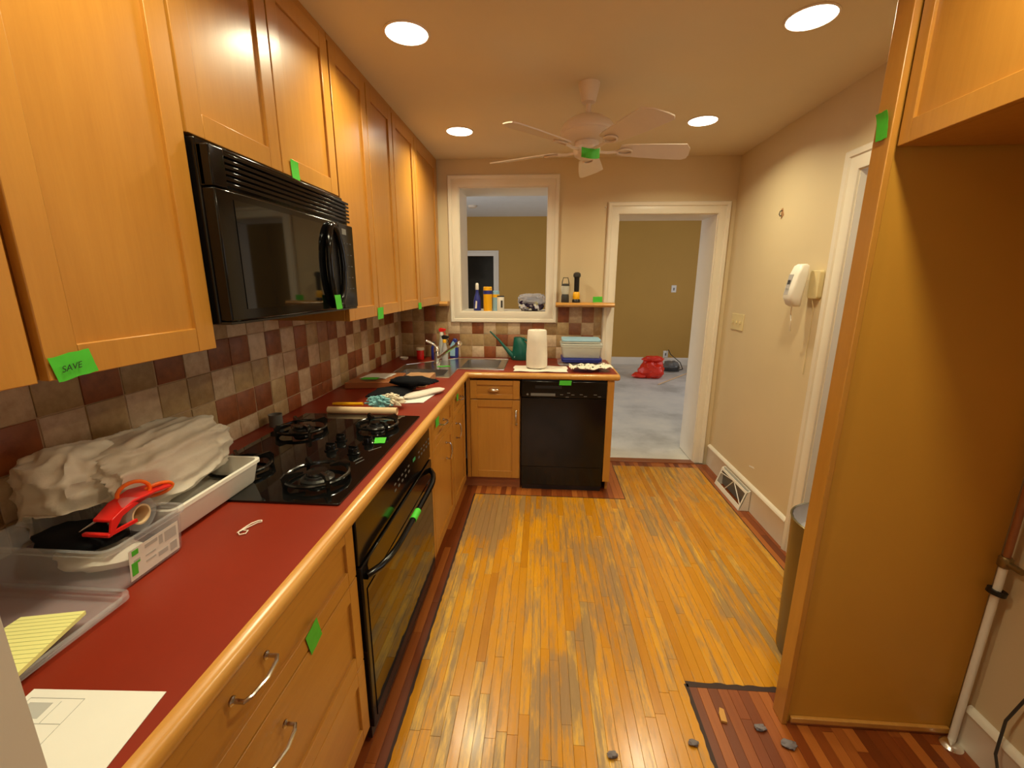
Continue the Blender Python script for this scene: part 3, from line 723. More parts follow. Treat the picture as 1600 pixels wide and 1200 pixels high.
def spray_bottle(c, label, body, neck, trig, h=.17, w=.032):
    t = thing('spray_bottle', c, label, 'bottle')
    m = MB(); R = lambda a, b, z: [(c[0]+a*math.cos(2*PI*i/20), c[1]+b*math.sin(2*PI*i/20), c[2]+z) for i in range(20)]
    m.rings([R(w*.9, w*.6, 0), R(w, w*.7, .006), R(w, w*.7, h*.45), R(w*.75, w*.6, h*.7), R(.014, .014, h*.9), R(.012, .012, h)])
    obj('body', m, M[body], t)
    obj('collar', MB().lathe([(.015, h+.0003), (.015, h+.022), (.011, h+.028)], c, 16), M[neck], t)
    m = MB(); zz = c[2]+h+.029
    m.prism([(c[0]-.016, zz), (c[0]+.012, zz), (c[0]+.040, zz+.012), (c[0]+.040, zz+.026), (c[0]-.008, zz+.034), (c[0]-.024, zz+.022)], c[1]-.010, c[1]+.010, 'y')
    hd = obj('spray_head', m, M[trig], t, bevel=.003)
    obj('trigger', MB().tube([(c[0]+.022, c[1], zz+.004), (c[0]+.032, c[1], zz-.012), (c[0]+.028, c[1], zz-.03)], .004, 8), M[trig], t)
    return t
spray_bottle((.405, 3.585, z0), 'clear spray bottle with a red head behind the faucet', 'frost', 'white', 'red', .20, .03)
spray_bottle((.448, 3.50, z0), 'spray bottle with yellow collar and black head beside the faucet', 'lavender', 'yellow', 'black_matte', .15, .028)
t = thing('flat_bottle', (.50, 3.635, z0), 'flat pale blue bottle with dark blue edge against the tiles', 'bottle')
m = MB().prism([(.465, z0), (.535, z0), (.538, z0+.12), (.525, z0+.165), (.50, z0+.17), (.47, z0+.12)], 3.615, 3.650, 'y'); obj('body', m, M['navy'], t, bevel=.006)
obj('label_panel', MB().prism([(.468, z0+.02), (.51, z0+.02), (.515, z0+.13), (.495, z0+.15), (.472, z0+.11)], 3.612, 3.6148, 'y'), M['lblue'], t)
# watering can
wc = thing('watering_can', (1.07, 3.60, z0), 'dark green plastic watering can beside the paper towel roll', 'watering can')
R = lambda hx, hy, z, ox=0: [(1.075+ox+hx*math.cos(2*PI*i/24), 3.60+hy*math.sin(2*PI*i/24), z0+z) for i in range(24)]
m = MB().rings([R(.072, .05, 0), R(.076, .054, .006), R(.072, .052, .07), R(.058, .046, .13, -.006), R(.04, .036, .175, -.02), R(.034, .03, .19, -.024), R(.028, .025, .188, -.024), R(.034, .03, .17, -.02)]); obj('can_body', m, M['green_can'], wc)
obj('spout', MB().tube([(1.02, 3.60, z0+.03), (.985, 3.60, z0+.055), (.945, 3.60, z0+.10), (.89, 3.60, z0+.165), (.815, 3.60, z0+.237)], [.030, .020, .013, .009, .006], 12), M['green_can'], wc)
obj('can_handle', MB().tube([(1.065, 3.60, z0+.175), (1.10, 3.60, z0+.178), (1.135, 3.60, z0+.155), (1.152, 3.60, z0+.11), (1.145, 3.60, z0+.05)], .011, 10), M['green_can'], wc)
# towel + paper roll
def cloth(name, poly_c, a, b, rot, mat, label, cat, amp=.008, base=z0, seed=1, folds=5, thick=.003, edge=.012):
    cx, cy = poly_c; cr, sr = math.cos(rot), math.sin(rot)
    def fn(u, v):
        x = (u-.5)*a; y = (v-.5)*b
        x += edge*nz(v*4+seed, seed*3.1)*(1 if u > .5 else -1)*abs(2*u-1); y += edge*nz(u*4+seed*2, seed)*abs(2*v-1)*(1 if v > .5 else -1)
        z = base+thick+amp*(.5+.5*nz(u*folds+seed, v*folds*.8, seed))**1.3*1.4
        return (cx+x*cr-y*sr, cy+x*sr+y*cr, z)
    m = MB().grid(fn, 26, 20, (0, 0, thick*.9)); return obj(name, m, M[mat], label=label, cat=cat, angle=60)
cloth('hand_towel', (1.245, 3.19), .40, .22, .0, 'cloth', 'white towel spread flat under the paper towel roll', 'towel', .006, seed=3, folds=4)
zt2 = z0+.016
t = thing('paper_towel_roll', (1.215, 3.215, zt2), 'upright white paper towel roll on the towel', 'paper towel')
obj('roll', MB().lathe([(.077, 0), (.080, .004), (.079, .10), (.074, .20), (.070, .272), (.066, .278), (.021, .278), (.020, .27), (.020, .05)], (1.215, 3.215, zt2), 36), M['cloth'], t)
obj('core', MB().lathe([(.0195, .002), (.0195, .274), (.018, .274), (.018, .01)], (1.215, 3.215, zt2), 20), M['cardtube'], t)
cloth('tea_towel', (1.615, 3.17), .30, .16, .12, 'towel', 'crumpled cream tea towel with a dark leaf pattern at the counter end', 'towel', .05, seed=9, folds=5, edge=.03)
# food containers
def box_container(name, x0, x1, y0, y1, z, h, bodym, lidm, label):
    t = thing(name, ((x0+x1)/2, (y0+y1)/2, z), label, 'container')
    obj('tub', tub(MB(), x0, x1, y0, y1, z, z+h, .02, .002, .012), M[bodym], t)
    if lidm: obj('lid', MB().rings([rr3(x0-.004, x1+.004, y0-.004, y1+.004, .022, z+h+.0005), rr3(x0-.008, x1+.008, y0-.008, y1+.008, .024, z+h+.006), rr3(x0-.006, x1+.006, y0-.006, y1+.006, .022, z+h+.016), rr3(x0+.01, x1-.01, y0+.01, y1-.01, .02, z+h+.018)]), M[lidm], t)
    return t
box_container('food_container', 1.385, 1.735, 3.32, 3.56, z0, .022, 'clear', None, 'shallow clear tray under the stacked food boxes')
box_container('food_container', 1.415, 1.715, 3.34, 3.54, z0+.0235, .020, 'navy', 'navy', 'low dark blue lidded box under the frosted food box')
box_container('food_container', 1.405, 1.715, 3.34, 3.54, z0+.064, .095, 'frost', 'frost', 'tall frosted food box in the middle of the stack')
box_container('food_container', 1.415, 1.700, 3.345, 3.535, z0+.180, .012, 'frost', 'lblue', 'flat food box with light blue lid, topmost of the stack')
# items left of the sink
cb_ = thing('cutting_board', (.20, 2.78, z0), 'thick wooden cutting board against the left wall tiles', 'cutting board')
obj('board', MB().prism([(.06, 2.47), (.36, 2.53), (.34, 2.80), (.05, 2.80)], z0, z0+.038), M['kick'], cb_, bevel=.003)  # shadow on the slab is painted in as a darker wood
pp_ = thing('paper_parcel', (.43, 2.72, z0), 'flat brown paper parcel overlapping the left sink bowl', 'parcel')
m = MB().grid(lambda u, v: (.368+.17*u, 2.55+.26*v, z0+.040+.006*nz(u*5, v*5, 2)), 10, 12, (0, 0, .0385)); obj('wrapping', m, M['brown'], pp_, angle=20)
obj('folded_note', MB().grid(lambda u, v: (.10+.17*u+.02*v, 2.60+.15*v, z0+.0405+.006*abs(nz(u*3, v*2, 5))), 8, 6, (0, 0, .0012)), M['paper'], label='crumpled white paper lying on the cutting board', cat='paper')
# duster, tube, cloth bundle
du = thing('feather_duster', (.42, 2.05, z0), 'duster with teal and cream fluff and a yellow handle beyond the cooktop', 'duster')
obj('duster_handle', MB().tube([(.195, 2.045, z0+.030), (.22, 2.045, z0+.030), (.30, 2.05, z0+.030), (.350, 2.05, z0+.032)], [.006, .0095, .0085, .008], 10), M['yellow'], du)
def fluff(n, mat, name, cx, cy, rx, ry, seed):
    random.seed(seed); m = MB()
    for i in range(n):
        a = random.uniform(0, 2*PI); e = random.uniform(.15, 1.4); L = random.uniform(.55, 1)
        dx, dy, dz = math.cos(a)*math.cos(e)*rx*L, math.sin(a)*math.cos(e)*ry*L, math.sin(e)*.085*L
        p0 = (cx+dx*.15, cy+dy*.15, z0+.012); p1 = (cx+dx*.65, cy+dy*.65, z0+.014+dz*.8); p2 = (cx+dx, cy+dy, z0+.014+dz*.75)
        m.tube([p0, p1, p2], [.006, .008, .004], 5)
    o = obj(name, m, M[mat], du); o['kind'] = 'stuff'
fluff(120, 'teal', 'teal_fluff', .43, 2.055, .09, .045, 3); fluff(150, 'cream', 'cream_fluff', .475, 2.095, .10, .05, 4)
obj('cardboard_tube', MB().lathe([(.018, 0), (.018, .345), (.0155, .345), (.0155, .02)], (.205, 1.975, z0+.0185), 20, (1, .02, 0)), M['cardtube'], label='beige cardboard tube lying along the far edge of the cooktop', cat='tube')
# flat white bundle + black gloves
wb_ = thing('folded_bag', (.55, 2.30, z0), 'folded white plastic bundle near the inner corner edge of the worktop', 'bag')
def pill(m, p, q, r, flat=1, n=14, seed=0):
    p, q = Vector(p), Vector(q); K = 10; rs = []
    d = (q-p).normalized(); side = Vector((-d.y, d.x, 0))
    for i in range(K+1):
        u = i/K; c = p.lerp(q, u); rr = r*(1-.75*abs(2*u-1)**6)*(1+.12*nz(u*6, seed))
        rs.append([c+side*(rr*math.cos(2*PI*j/n))+Vector((0, 0, rr*flat*math.sin(2*PI*j/n))) for j in range(n)])
    return m.rings(rs)
obj('white_roll', pill(MB(), (.50, 2.24, z0+.018), (.675, 2.46, z0+.018), .034, .5, seed=2), M['bag'], wb_)
obj('flat_sheet', MB().grid(lambda u, v: (.40+.22*u+.02*v, 2.16+.20*v+.04*u, z0+.0035+.003*abs(nz(u*4, v*4))), 10, 10, (0, 0, .0025)), M['paper'], wb_)
m = MB().grid(lambda u, v: (.27+.22*u, 2.27+.20*v+.05*u, z0+.012+.022*max(0, 1-(2*u-1)**2)*max(0, 1-(2*v-1)**2)**.5+.004*nz(u*6, v*6)), 14, 14, (0, 0, .006)); obj('black_cloth', m, M['blackcloth'], label='black cloth spread beside the white bundle', cat='cloth')
gl = thing('work_gloves', (.5, 2.5, z0), 'pair of black work gloves heaped in front of the sink', 'gloves')
m = MB().ball((.48, 2.46, z0+.060), .13, .06, .030, 20, 12, lambda q: q*(1+.22*nz(q.x*3+1, q.y*3, q.z*3))); obj('glove', m, M['blackcloth'], gl, angle=80)
m = MB(); 
for k in range(4): pill(m, (.50+.01*k, 2.42+.02*k, z0+.066), (.61+.01*k, 2.41+.024*k, z0+.058), .013, .9, 8, k)
obj('glove_fingers', m, M['blackcloth'], gl)
obj('red_pen', MB().tube([(.455, 2.635, z0+.005), (.575, 2.655, z0+.005)], .005, 10), M['red'], label='red pen lying in front of the left sink bowl', cat='pen')
obj('twist_tie', MB().tube([(.477, .942, z0+.003), (.480, .962, z0+.004), (.486, .985, z0+.005), (.494, 1.000, z0+.004), (.502, 1.005, z0+.003), (.506, .998, z0+.003), (.498, .994, z0+.003), (.488, .972, z0+.003), (.478, .944, z0+.004), (.488, .935, z0+.003), (.500, .942, z0+.003), (.498, .954, z0+.004), (.488, .952, z0+.005)], .0016, 6), M['cloth'],
    label='small looped white twist tie on the bare red worktop', cat='twist tie')

# ------------------------------------------------------------------ near-left pile
tr = thing('white_tray', (.2, 1.08, z0), 'white plastic tray holding the large white bag', 'tray')
obj('tray_shell', tub(MB(), .045, .352, .90, 1.235, zt+.001, zt+.078, .018, .004, .012), M['white'], tr)
bg = thing('plastic_bag', (.19, 1.0, 1.0), 'large crumpled white plastic bag bulging out of the white tray', 'plastic bag')
def crumple(v, k, a):
    p = Vector(v)*k; d = mnoise.voronoi(p)[0]; return a*(d[1]-d[0]-.35)+a*.8*(abs(mnoise.noise(p*.7+Vector((5, 1, 2))))-.25)
def bagf(q, k=0):
    n = mnoise.fractal(Vector((q.x*1.3+3+k, q.y*1.3, q.z*1.3)), 1.0, 2.0, 4)
    rg = 1-abs(mnoise.noise(Vector((q.x*2.6+k, q.y*1.1-q.z*.6, q.z*2.6+4))))*2
    s = 1+.12*n+.10*(max(rg, 0)**2-.3)+crumple((q.x+k, q.y*1.3+q.x*.5, q.z), 1.6, .07)
    return Vector((math.copysign(abs(q.x)**.75, q.x), math.copysign(abs(q.y)**.8, q.y), math.copysign(abs(q.z)**.8, q.z)))*s
m = MB().ball((.185, 1.07, 1.060), .120, .215, .098, 110, 70, lambda q: bagf(q)*(1-.12*max(0, q.y)))
m.ball((.120, .915, 1.050), .100, .120, .110, 90, 60, lambda q: bagf(q, 7)*(1+.15*max(0, -q.y)*max(0, q.z)))
def clampbag(v):
    x, y, z = v; lo = .016; hi = .36
    hi = .262+.098*min(1, max(0, (y-.90)/.16))
    if z < 1.0: hi = min(hi, .33); lo = .06 if y > .9 else .016
    x = min(max(x, lo), hi); z = max(z, .935 if y > .9 else .917)
    if y < .895 and x > .095 and z < 1.035: z = 1.035+(z-1.035)*.05
    return (x, y, z)
m.v = [clampbag(v) for v in m.v]
obj('bag_film', m, M['bag'], bg, angle=70)
# clear bin with label
cbn = thing('clear_bin', (.25, .83, z0), 'clear plastic shoebox bin with a printed paper label', 'storage bin')
BX0, BX1, BY0, BY1 = .10, .396, .700, .892
obj('bin_shell', tub(MB(), BX0, BX1, BY0, BY1, z0, z0+.108, .025, .0022, .008, .007), M['clear'], cbn)
lb = obj('paper_label', MB().grid(lambda u, v: (BX1-.0065+.0073*v, .738+.125*u, z0+.010+.072*v), 6, 3, (-.0005, 0, 0)), M['paper'], cbn)
mp = MB()
for (u0, u1, v0, v1) in [(.30, .55, .78, .9), (.58, .66, .6, .9), (.70, .95, .55, .9), (.3, .5, .3, .36), (.55, .75, .2, .36), (.08, .2, .5, .62), (.3, .5, .5, .55), (.8, .95, .1, .4)]:
    mp.box(0, .0004, .738+.125*u0, .738+.125*u1, z0+.010+.072*v0, z0+.010+.072*v1)
mp.v = [(BX1-.0065+.0073*((v[2]-z0-.010)/.072)+.0004+v[0], v[1], v[2]) for v in mp.v]
obj('label_print', mp, M['greyprint'], lb)
mp = MB(); mp.box(0, .0005, .742, .756, z0+.02, z0+.045); mp.box(0, .0005, .742, .762, z0+.045, z0+.050); mp.box(0, .0005, .745, .760, z0+.066, z0+.078)
mp.v = [(BX1-.0065+.0073*((v[2]-z0-.010)/.072)+.0004+v[0], v[1], v[2]) for v in mp.v]
obj('green_print', mp, M['tape'], lb)
obj('white_rag', MB().ball((.26, .80, z0+.028), .10, .055, .022, 18, 10, lambda q: q*(1+.25*nz(q.x*3, q.y*3, q.z*3+4))), M['cloth'], label='white rag inside the clear bin', cat='rag', angle=80)
obj('black_pouch', MB().ball((.22, .80, z0+.074), .10, .06, .020, 18, 10, lambda q: q*(1+.2*nz(q.x*3, q.y*3, q.z*3+9))), M['blackcloth'], label='black pouch on top in the clear bin', cat='pouch', angle=80)
# packing tape dispenser: red bow with a roll
td = thing('tape_dispenser', (.3, .83, 1.03), 'bright red packing tape dispenser resting on the clear bin', 'tape dispenser')
zd = z0+.098
def side_plate(xo, w):
    prof = [(.770, zd+.002), (.800, zd+.040), (.840, zd+.058), (.885, zd+.056), (.925, zd+.044), (.905, zd+.036), (.87, zd+.036), (.845, zd+.030), (.815, zd+.010), (.80, zd+.0)]
    return prof
m = MB().prism([(.30-.012, .775), (.30+.028, .775), (.30+.034, .83), (.30+.040, .88), (.30+.03, .935), (.30+.0, .95), (.30-.03, .93), (.30-.03, .88), (.30-.02, .82)], zd+.046, zd+.052)
m.v = [(v[0], v[1], v[2]-.35*max(0, .83-v[1])-.30*max(0, v[1]-.89)) for v in m.v]
obj('top_blade', m, M['red'], td, bevel=.002)
obj('side_frame', MB().prism([(.765, zd), (.83, zd-.002), (.83, zd+.006), (.778, zd+.008), (.80, zd+.030), (.86, zd+.044), (.86, zd+.050), (.80, zd+.044), (.775, zd+.034)], .328, .334, 'x'), M['red'], td, bevel=.001)
obj('foot_bar', MB().box(.27, .333, .762, .772, zd-.002, zd+.006), M['red'], td, bevel=.002)
obj('tape_roll', MB().lathe([(.024, 0), (.038, 0), (.038, .048), (.024, .048), (.024, 0)], (.282, .845, zd+.008), 28, (1, 0, 0)), M['clear'], td)
obj('roll_core', MB().lathe([(.020, 0), (.0235, 0), (.0235, .048), (.020, .048), (.020, 0)], (.282, .845, zd+.008), 24, (1, 0, 0)), M['cardtube'], td)
sc = thing('scissors', (.25, .92, 1.05), 'orange handled scissors behind the red tape dispenser', 'scissors')
ring = lambda cx, cy, cz, a, b: [(cx+a*math.cos(2*PI*i/18)*.5, cy+a*math.cos(2*PI*i/18), cz+b*math.sin(2*PI*i/18)) for i in range(18)]
obj('handle_loop', MB().tube(ring(.292, .872, zd+.048, .028, .026), .0045, 8, True), M['orange'], sc)
obj('handle_loop', MB().tube(ring(.300, .925, zd+.030, .028, .014), .0045, 8, True), M['orange'], sc)
obj('blade', MB().prism([(.85, zd+.026), (.90, zd+.018), (.76, zd+.012)], .268, .271, 'x'), M['steel'], sc)
# clear lid with pad
ld = thing('shallow_tray', (.3, .6, z0), 'flat clear plastic tray under the yellow notepad', 'tray')
obj('tray_sheet', tub(MB(), .03, .425, .478, .700, z0, z0+.020, .02, .002, .006), M['clear'], ld)
np_ = thing('notepad', (.37, .56, z0+.02), 'yellow ruled notepad on the flat clear tray', 'notepad')
q0, q1, q2, q3 = [Vector((*p, z0+.0215)) for p in ((.298, .497), (.300, .610), (.402, .636), (.432, .505))]
q0 = Vector((.305, .480, z0+.0215)); q1 = Vector((.300, .612, z0+.0215))
obj('pad_block', MB().prism([tuple(q[:2]) for q in (q0, q1, q2, q3)], z0+.0212, z0+.0285), M['yellowpad'], np_)
m = MB()
for i in range(1, 13):
    u = i/14; a = q1.lerp(q0, u); b = q2.lerp(q3, u); m.tube([(a.x, a.y, z0+.0287), (b.x, b.y, z0+.0287)], .0005, 4)
obj('ruled_lines', m, M['bluegrey'], np_)
pr = thing('printed_sheet', (.57, .4, z0), 'white sheet of paper with a faint printed plan at the near end of the worktop', 'paper')
obj('sheet', MB().prism([(.455, .503), (.668, .514), (.698, .268), (.485, .257)], z0, z0+.0009), M['paper'], pr)
m = MB(); P_ = lambda u, v: (Vector((.455, .503))*(1-u)+Vector((.668, .514))*u)+(Vector((.03, -.246)))*v
for (u0, v0, u1, v1) in [(.05, .06, .45, .06), (.45, .06, .45, .5), (.05, .06, .05, .5), (.05, .22, .45, .22), (.25, .22, .25, .5), (.05, .5, .45, .5), (.3, .08, .3, .22)]:
    a, b = P_(u0, v0), P_(u1, v1); m.tube([(a.x, a.y, z0+.0011), (b.x, b.y, z0+.0011)], .0005, 4)
a, b, c, d_ = P_(.08, .09), P_(.25, .09), P_(.25, .19), P_(.08, .19)
m.prism([tuple(a), tuple(b), tuple(c), tuple(d_)], z0+.0010, z0+.0013); obj('plan_print', m, M['greyprint'], pr)

# ------------------------------------------------------------------ pass-through ledge
zl = WZ0+.0125; yl = D+.06
spray = thing('spray_bottle', (.69, yl, zl), 'blue bottle with white pump cap on the pass-through ledge', 'bottle')
obj('body', MB().lathe([(.030, 0), (.032, .004), (.032, .085), (.024, .12), (.013, .15), (.012, .175)], (.69, yl, zl), 22), M['navy'], spray)
obj('cap', MB().lathe([(.014, .1755), (.015, .18), (.013, .225), (.008, .232), (.001, .233)], (.69, yl, zl), 18), M['white'], spray)
obj('label_text', MB().prism([(.675, zl+.02), (.690, zl+.02), (.694, zl+.08), (.682, zl+.085)], yl-.0335, yl-.0325, 'y'), M['white'], spray)
def canister(c, r, h, label, body, band, lid):
    t = thing('wipes_canister', c, label, 'canister')
    obj('body', MB().lathe([(r*.96, 0), (r, .003), (r, h)], c, 26), M[body], t)
    obj('label_band', MB().lathe([(r+.0005, h*.78), (r+.0008, h*.78), (r+.0008, h*.95), (r+.0005, h*.95)], c, 26), M[band], t)
    obj('lid', MB().lathe([(r*.97, h+.0003), (r*.97, h+.018), (r*.8, h+.022), (.001, h+.022)], c, 26), M[lid], t)
    return t
canister((.782, yl-.01, zl), .038, .18, 'tall yellow wipes canister on the pass-through ledge', 'yellow', 'navy', 'yellow')
canister((.850, yl+.02, zl), .030, .145, 'pale blue and yellow canister behind the small white tin', 'lblue', 'yellow', 'lblue')
t = thing('tin', (.895, yl-.035, zl), 'small white tin with dark rim in front of the canisters', 'tin')
obj('body', MB().lathe([(.029, 0), (.030, .003), (.030, .115), (.029, .118)], (.895, yl-.035, zl), 24), M['white'], t)
obj('rim', MB().lathe([(.0305, .1185), (.0305, .127), (.028, .128), (.001, .127)], (.895, yl-.035, zl), 24), M['dkgrey'], t)
obj('label_mark', MB().box(.899, .915, yl-.0675, yl-.0660, zl+.03, zl+.09), M['darkprint'], t)
fb = thing('produce_bag', (1.155, yl, zl), 'clear bag of dark purple produce at the right end of the pass-through ledge', 'bag')
def fbf(q):
    v = Vector((math.copysign(abs(q.x)**.55, q.x), math.copysign(abs(q.y)**.7, q.y), math.copysign(abs(q.z)**.6, q.z)))
    return v*(1+.14*mnoise.fractal(Vector((q.x*3, q.y*3, q.z*3+2)), 1, 2, 4))
m = MB().ball((1.155, yl, zl+.06), .105, .055, .058, 40, 24, fbf); m.v = [(v[0], v[1], max(v[2], zl)) for v in m.v]; obj('produce', m, M['fruitbag'], fb, angle=30)
m = MB().ball((1.16, yl, zl+.095), .115, .06, .05, 40, 24, lambda q: fbf(q)*(1+.1*nz(q.x*9, q.y*9, q.z*9))); m.v = [(v[0], v[1], max(v[2], zl+.04)) for v in m.v]; obj('film', m, M['bagclear'], fb, angle=25)

# ------------------------------------------------------------------ little wall shelf
ws = thing('wall_shelf', (1.59, 3.6, 1.356), 'small maple wall shelf between the pass-through and the doorway', 'shelf')
m = MB().prism([(D-.029, 1.358), (3.556, 1.358), (3.545, 1.366), (3.541, 1.376), (3.545, 1.386), (3.556, 1.394), (D-.029, 1.394)], 1.357, 1.827, 'x')
m.box(1.379, 1.745, D-.0288, D-.0005, 1.358, 1.394); obj('shelf_board', m, M['nosing'], ws)
cs = obj('corner_shelf', MB().prism([(D-.001, 1.358), (3.60, 1.358), (3.592, 1.376), (3.60, 1.394), (D-.001, 1.394)], .392, .462, 'x'), M['nosing'], label='tiny maple ledge between the wall cabinet and the pass-through frame', cat='shelf')
zh = 1.3945
lt = thing('lantern', (1.433, 3.60, zh), 'small camping lantern with a black base and square handle', 'lantern')
c = (1.433, 3.60, zh)
obj('base', MB().lathe([(.030, 0), (.032, .004), (.031, .05), (.027, .065)], c, 22), M['dkgrey'], lt)
obj('globe', MB().lathe([(.026, .0655), (.031, .08), (.034, .125), (.026, .132)], c, 22), M['frost'], lt)
obj('cap', MB().lathe([(.033, .1325), (.033, .140), (.026, .148), (.001, .15)], c, 22), M['dkgrey'], lt)
obj('bail_handle', MB().tube([(c[0]-.028, c[1], zh+.145), (c[0]-.026, c[1], zh+.165), (c[0]-.018, c[1], zh+.195), (c[0]+.018, c[1], zh+.195), (c[0]+.026, c[1], zh+.165), (c[0]+.028, c[1], zh+.145)], .0035, 8), M['dkgrey'], lt)
fl = thing('flashlight', (1.523, 3.60, zh), 'black and yellow upright flashlight on the wall shelf', 'flashlight')
c = (1.523, 3.60, zh)
obj('foot', MB().lathe([(.033, 0), (.033, .018), (.027, .026)], c, 22), M['black_matte'], fl)
obj('grip', MB().lathe([(.026, .0265), (.029, .04), (.027, .075), (.019, .085)], c, 22), M['yellow'], fl)
obj('barrel', MB().lathe([(.019, .0855), (.021, .10), (.021, .19), (.024, .20)], c, 22), M['black_matte'], fl)
obj('lamp_head', MB().lathe([(.027, .2005), (.030, .21), (.028, .228), (.015, .238), (.001, .239)], c, 22), M['dkgrey'], fl)

# ------------------------------------------------------------------ green tape flags
def tape(cen, U, V, w, h, label, curl=.0, n=None, seed=0):
    cen, U, V = Vector(cen), Vector(U).normalized(), Vector(V).normalized(); N = U.cross(V).normalized()
    if n is not None and N.dot(Vector(n)) < 0: N = -N
    def fn(u, v):
        return cen+U*((u-.5)*w)+V*((v-.5)*h+.06*h*nz(u*3+seed, 1))+N*(.0012+.0016*(.5+.5*nz(u*4+seed, v*4))+curl*max(0, v-.6)**2*4*h)
    return obj('green_tape', MB().grid(fn, 8, 8, tuple(N*.0005)), M['tape'], label=label, cat='tape', group=None, angle=60)
XD = .3905
big = tape((XD+.001, .722, 1.398), (0, 1, .10), (0, -.22, 1), .072, .046, 'large green tape flag with handwriting on the wall cabinet left of the microwave', n=(1, 0, 0), seed=1)
cu = bpy.data.curves.new('txt', 'FONT'); cu.body = 'SAVE'; cu.size = .016; cu.extrude = .0001; cu.shear = .3
tmp = bpy.data.objects.new('txt', cu); me = bpy.data.meshes.new_from_object(tmp); me.materials.append(M['ink'])
tx = bpy.data.objects.new('handwriting', me); scene.collection.objects.link(tx); tx.parent = big
tx.matrix_local = Matrix.Translation(Vector((XD+.0058, .697, 1.388))-ORG[big.name]) @ Matrix(((0, 0, 1, 0), (1, 0, 0, 0), (0, 1, 0, 0), (0, 0, 0, 1))) @ Matrix.Rotation(.12, 4, 'Z') @ Matrix.Shear('XY', 4, (.25, 0)).to_4x4() if False else Matrix.Translation(Vector((XD+.0058, .697, 1.388))-ORG[big.name]) @ Matrix(((0, 0, 1, 0), (1, 0, 0, 0), (0, 1, 0, 0), (0, 0, 0, 1))) @ Matrix.Rotation(.12, 4, 'Z')
bpy.data.objects.remove(tmp)
tape((XD+.0005, 1.555, 1.922), (0, 1, 0), (0, -.1, 1), .048, .058, 'green tape flag above the microwave vent', curl=.05, n=(1, 0, 0), seed=2)
tape((MX+.024, 1.630, 1.474), (0, 1, 0), (0, -.2, 1), .048, .055, 'green tape flag at the bottom of the microwave handle', n=(1, 0, 0), seed=3)
tape((XD+.0005, 2.265, 1.388), (0, 1, 0), (0, .1, 1), .08, .06, 'green tape flag on the cabinet bottom just right of the microwave', n=(1, 0, 0), seed=4)
tape((XD+.0005, 3.02, 1.388), (0, 1, 0), (0, 0, 1), .075, .045, 'small green tape flag on the corner wall cabinet', n=(1, 0, 0), seed=5)
tape((XF+.001, .86, .695), (0, 1, .25), (0, -.25, 1), .055, .065, 'green tape flag across the top drawer nearest the camera', n=(1, 0, 0), seed=6)
tape((XF+.001, 2.16, .83), (0, 1, 0), (0, 0, 1), .07, .06, 'green tape flag on the base cabinet just beyond the oven', n=(1, 0, 0), seed=7)
tape((XF+.001, 2.72, .81), (0, 1, 0), (0, 0, 1), .05, .045, 'green tape flag on the corner base drawer', n=(1, 0, 0), seed=8)
tape((.603, 1.61, zt+.001), (1, .15, 0), (-.25, 1, 0), .045, .065, 'green tape rectangle on the cooktop glass beside the knobs', n=(0, 0, 1), seed=9)
def wraptape(yc, w):
    m = MB(); pts = []
    u = (yc-OY0-.03)/(OY1-OY0-.06); e = abs(2*u-1); x = XF+.012+.05*(1-e**6)
    m.lathe([(.0128, -w/2), (.0138, -w/2), (.0138, w/2), (.0128, w/2), (.0128, -w/2)], (x, yc, .645), 20, (0, 1, 0)); return m
obj('green_tape', wraptape(1.52, .07), M['tape'], label='green tape wrapped around the oven handle', cat='tape')
tape((1.425, YF-.0205, .852), (1, 0, 0), (.1, 0, 1), .085, .035, 'green tape on the top edge of the dishwasher', n=(0, -1, 0), seed=10)
tape((1.692, 3.575, zh+.026), (1, 0, .03), (0, 0, 1), .075, .045, 'green tape flag standing on the wall shelf', n=(0, -1, 0), seed=11)
tape((.50, 3.225, zs+.003), (1, .3, 0), (-.3, 1, 0), .10, .035, 'green tape strip on the steel sink deck', n=(0, 0, 1), seed=12)
tape((.185, 2.565, z0+.047), (1, .1, 0), (0, 1, 0), .10, .06, 'green tape on the cutting board', n=(0, 0, 1), seed=13)
tape((2.138, 1.33, 1.955), (0, 1, 0), (0, .15, 1), .04, .07, 'green tape flag on the fridge surround above the doorway', curl=.10, n=(-1, 0, 0), seed=14)

# ------------------------------------------------------------------ recessed lights
for i, (cx, cy) in enumerate(CANS):
    lab = ['recessed ceiling light above the near wall cabinets', 'recessed ceiling light nearest the pass-through', 'recessed ceiling light near the top right of the photo', 'recessed ceiling light right of the ceiling fan', 'recessed ceiling light overhead on the left', 'recessed ceiling light overhead on the right'][i]
    t = thing('recessed_light', (cx, cy, H), lab, 'ceiling light', 'round recessed ceiling lights')
    obj('trim_ring', MB().lathe([(.082, -.0005), (.090, -.0005), (.089, -.003), (.083, -.005), (.081, -.003), (.082, -.0005)], (cx, cy, H), 36), M['fan'], t)
    obj('lens', MB().lathe([(.0812, -.001), (.0805, -.0045), (.001, -.005)], (cx, cy, H), 36), M['lamp'], t)

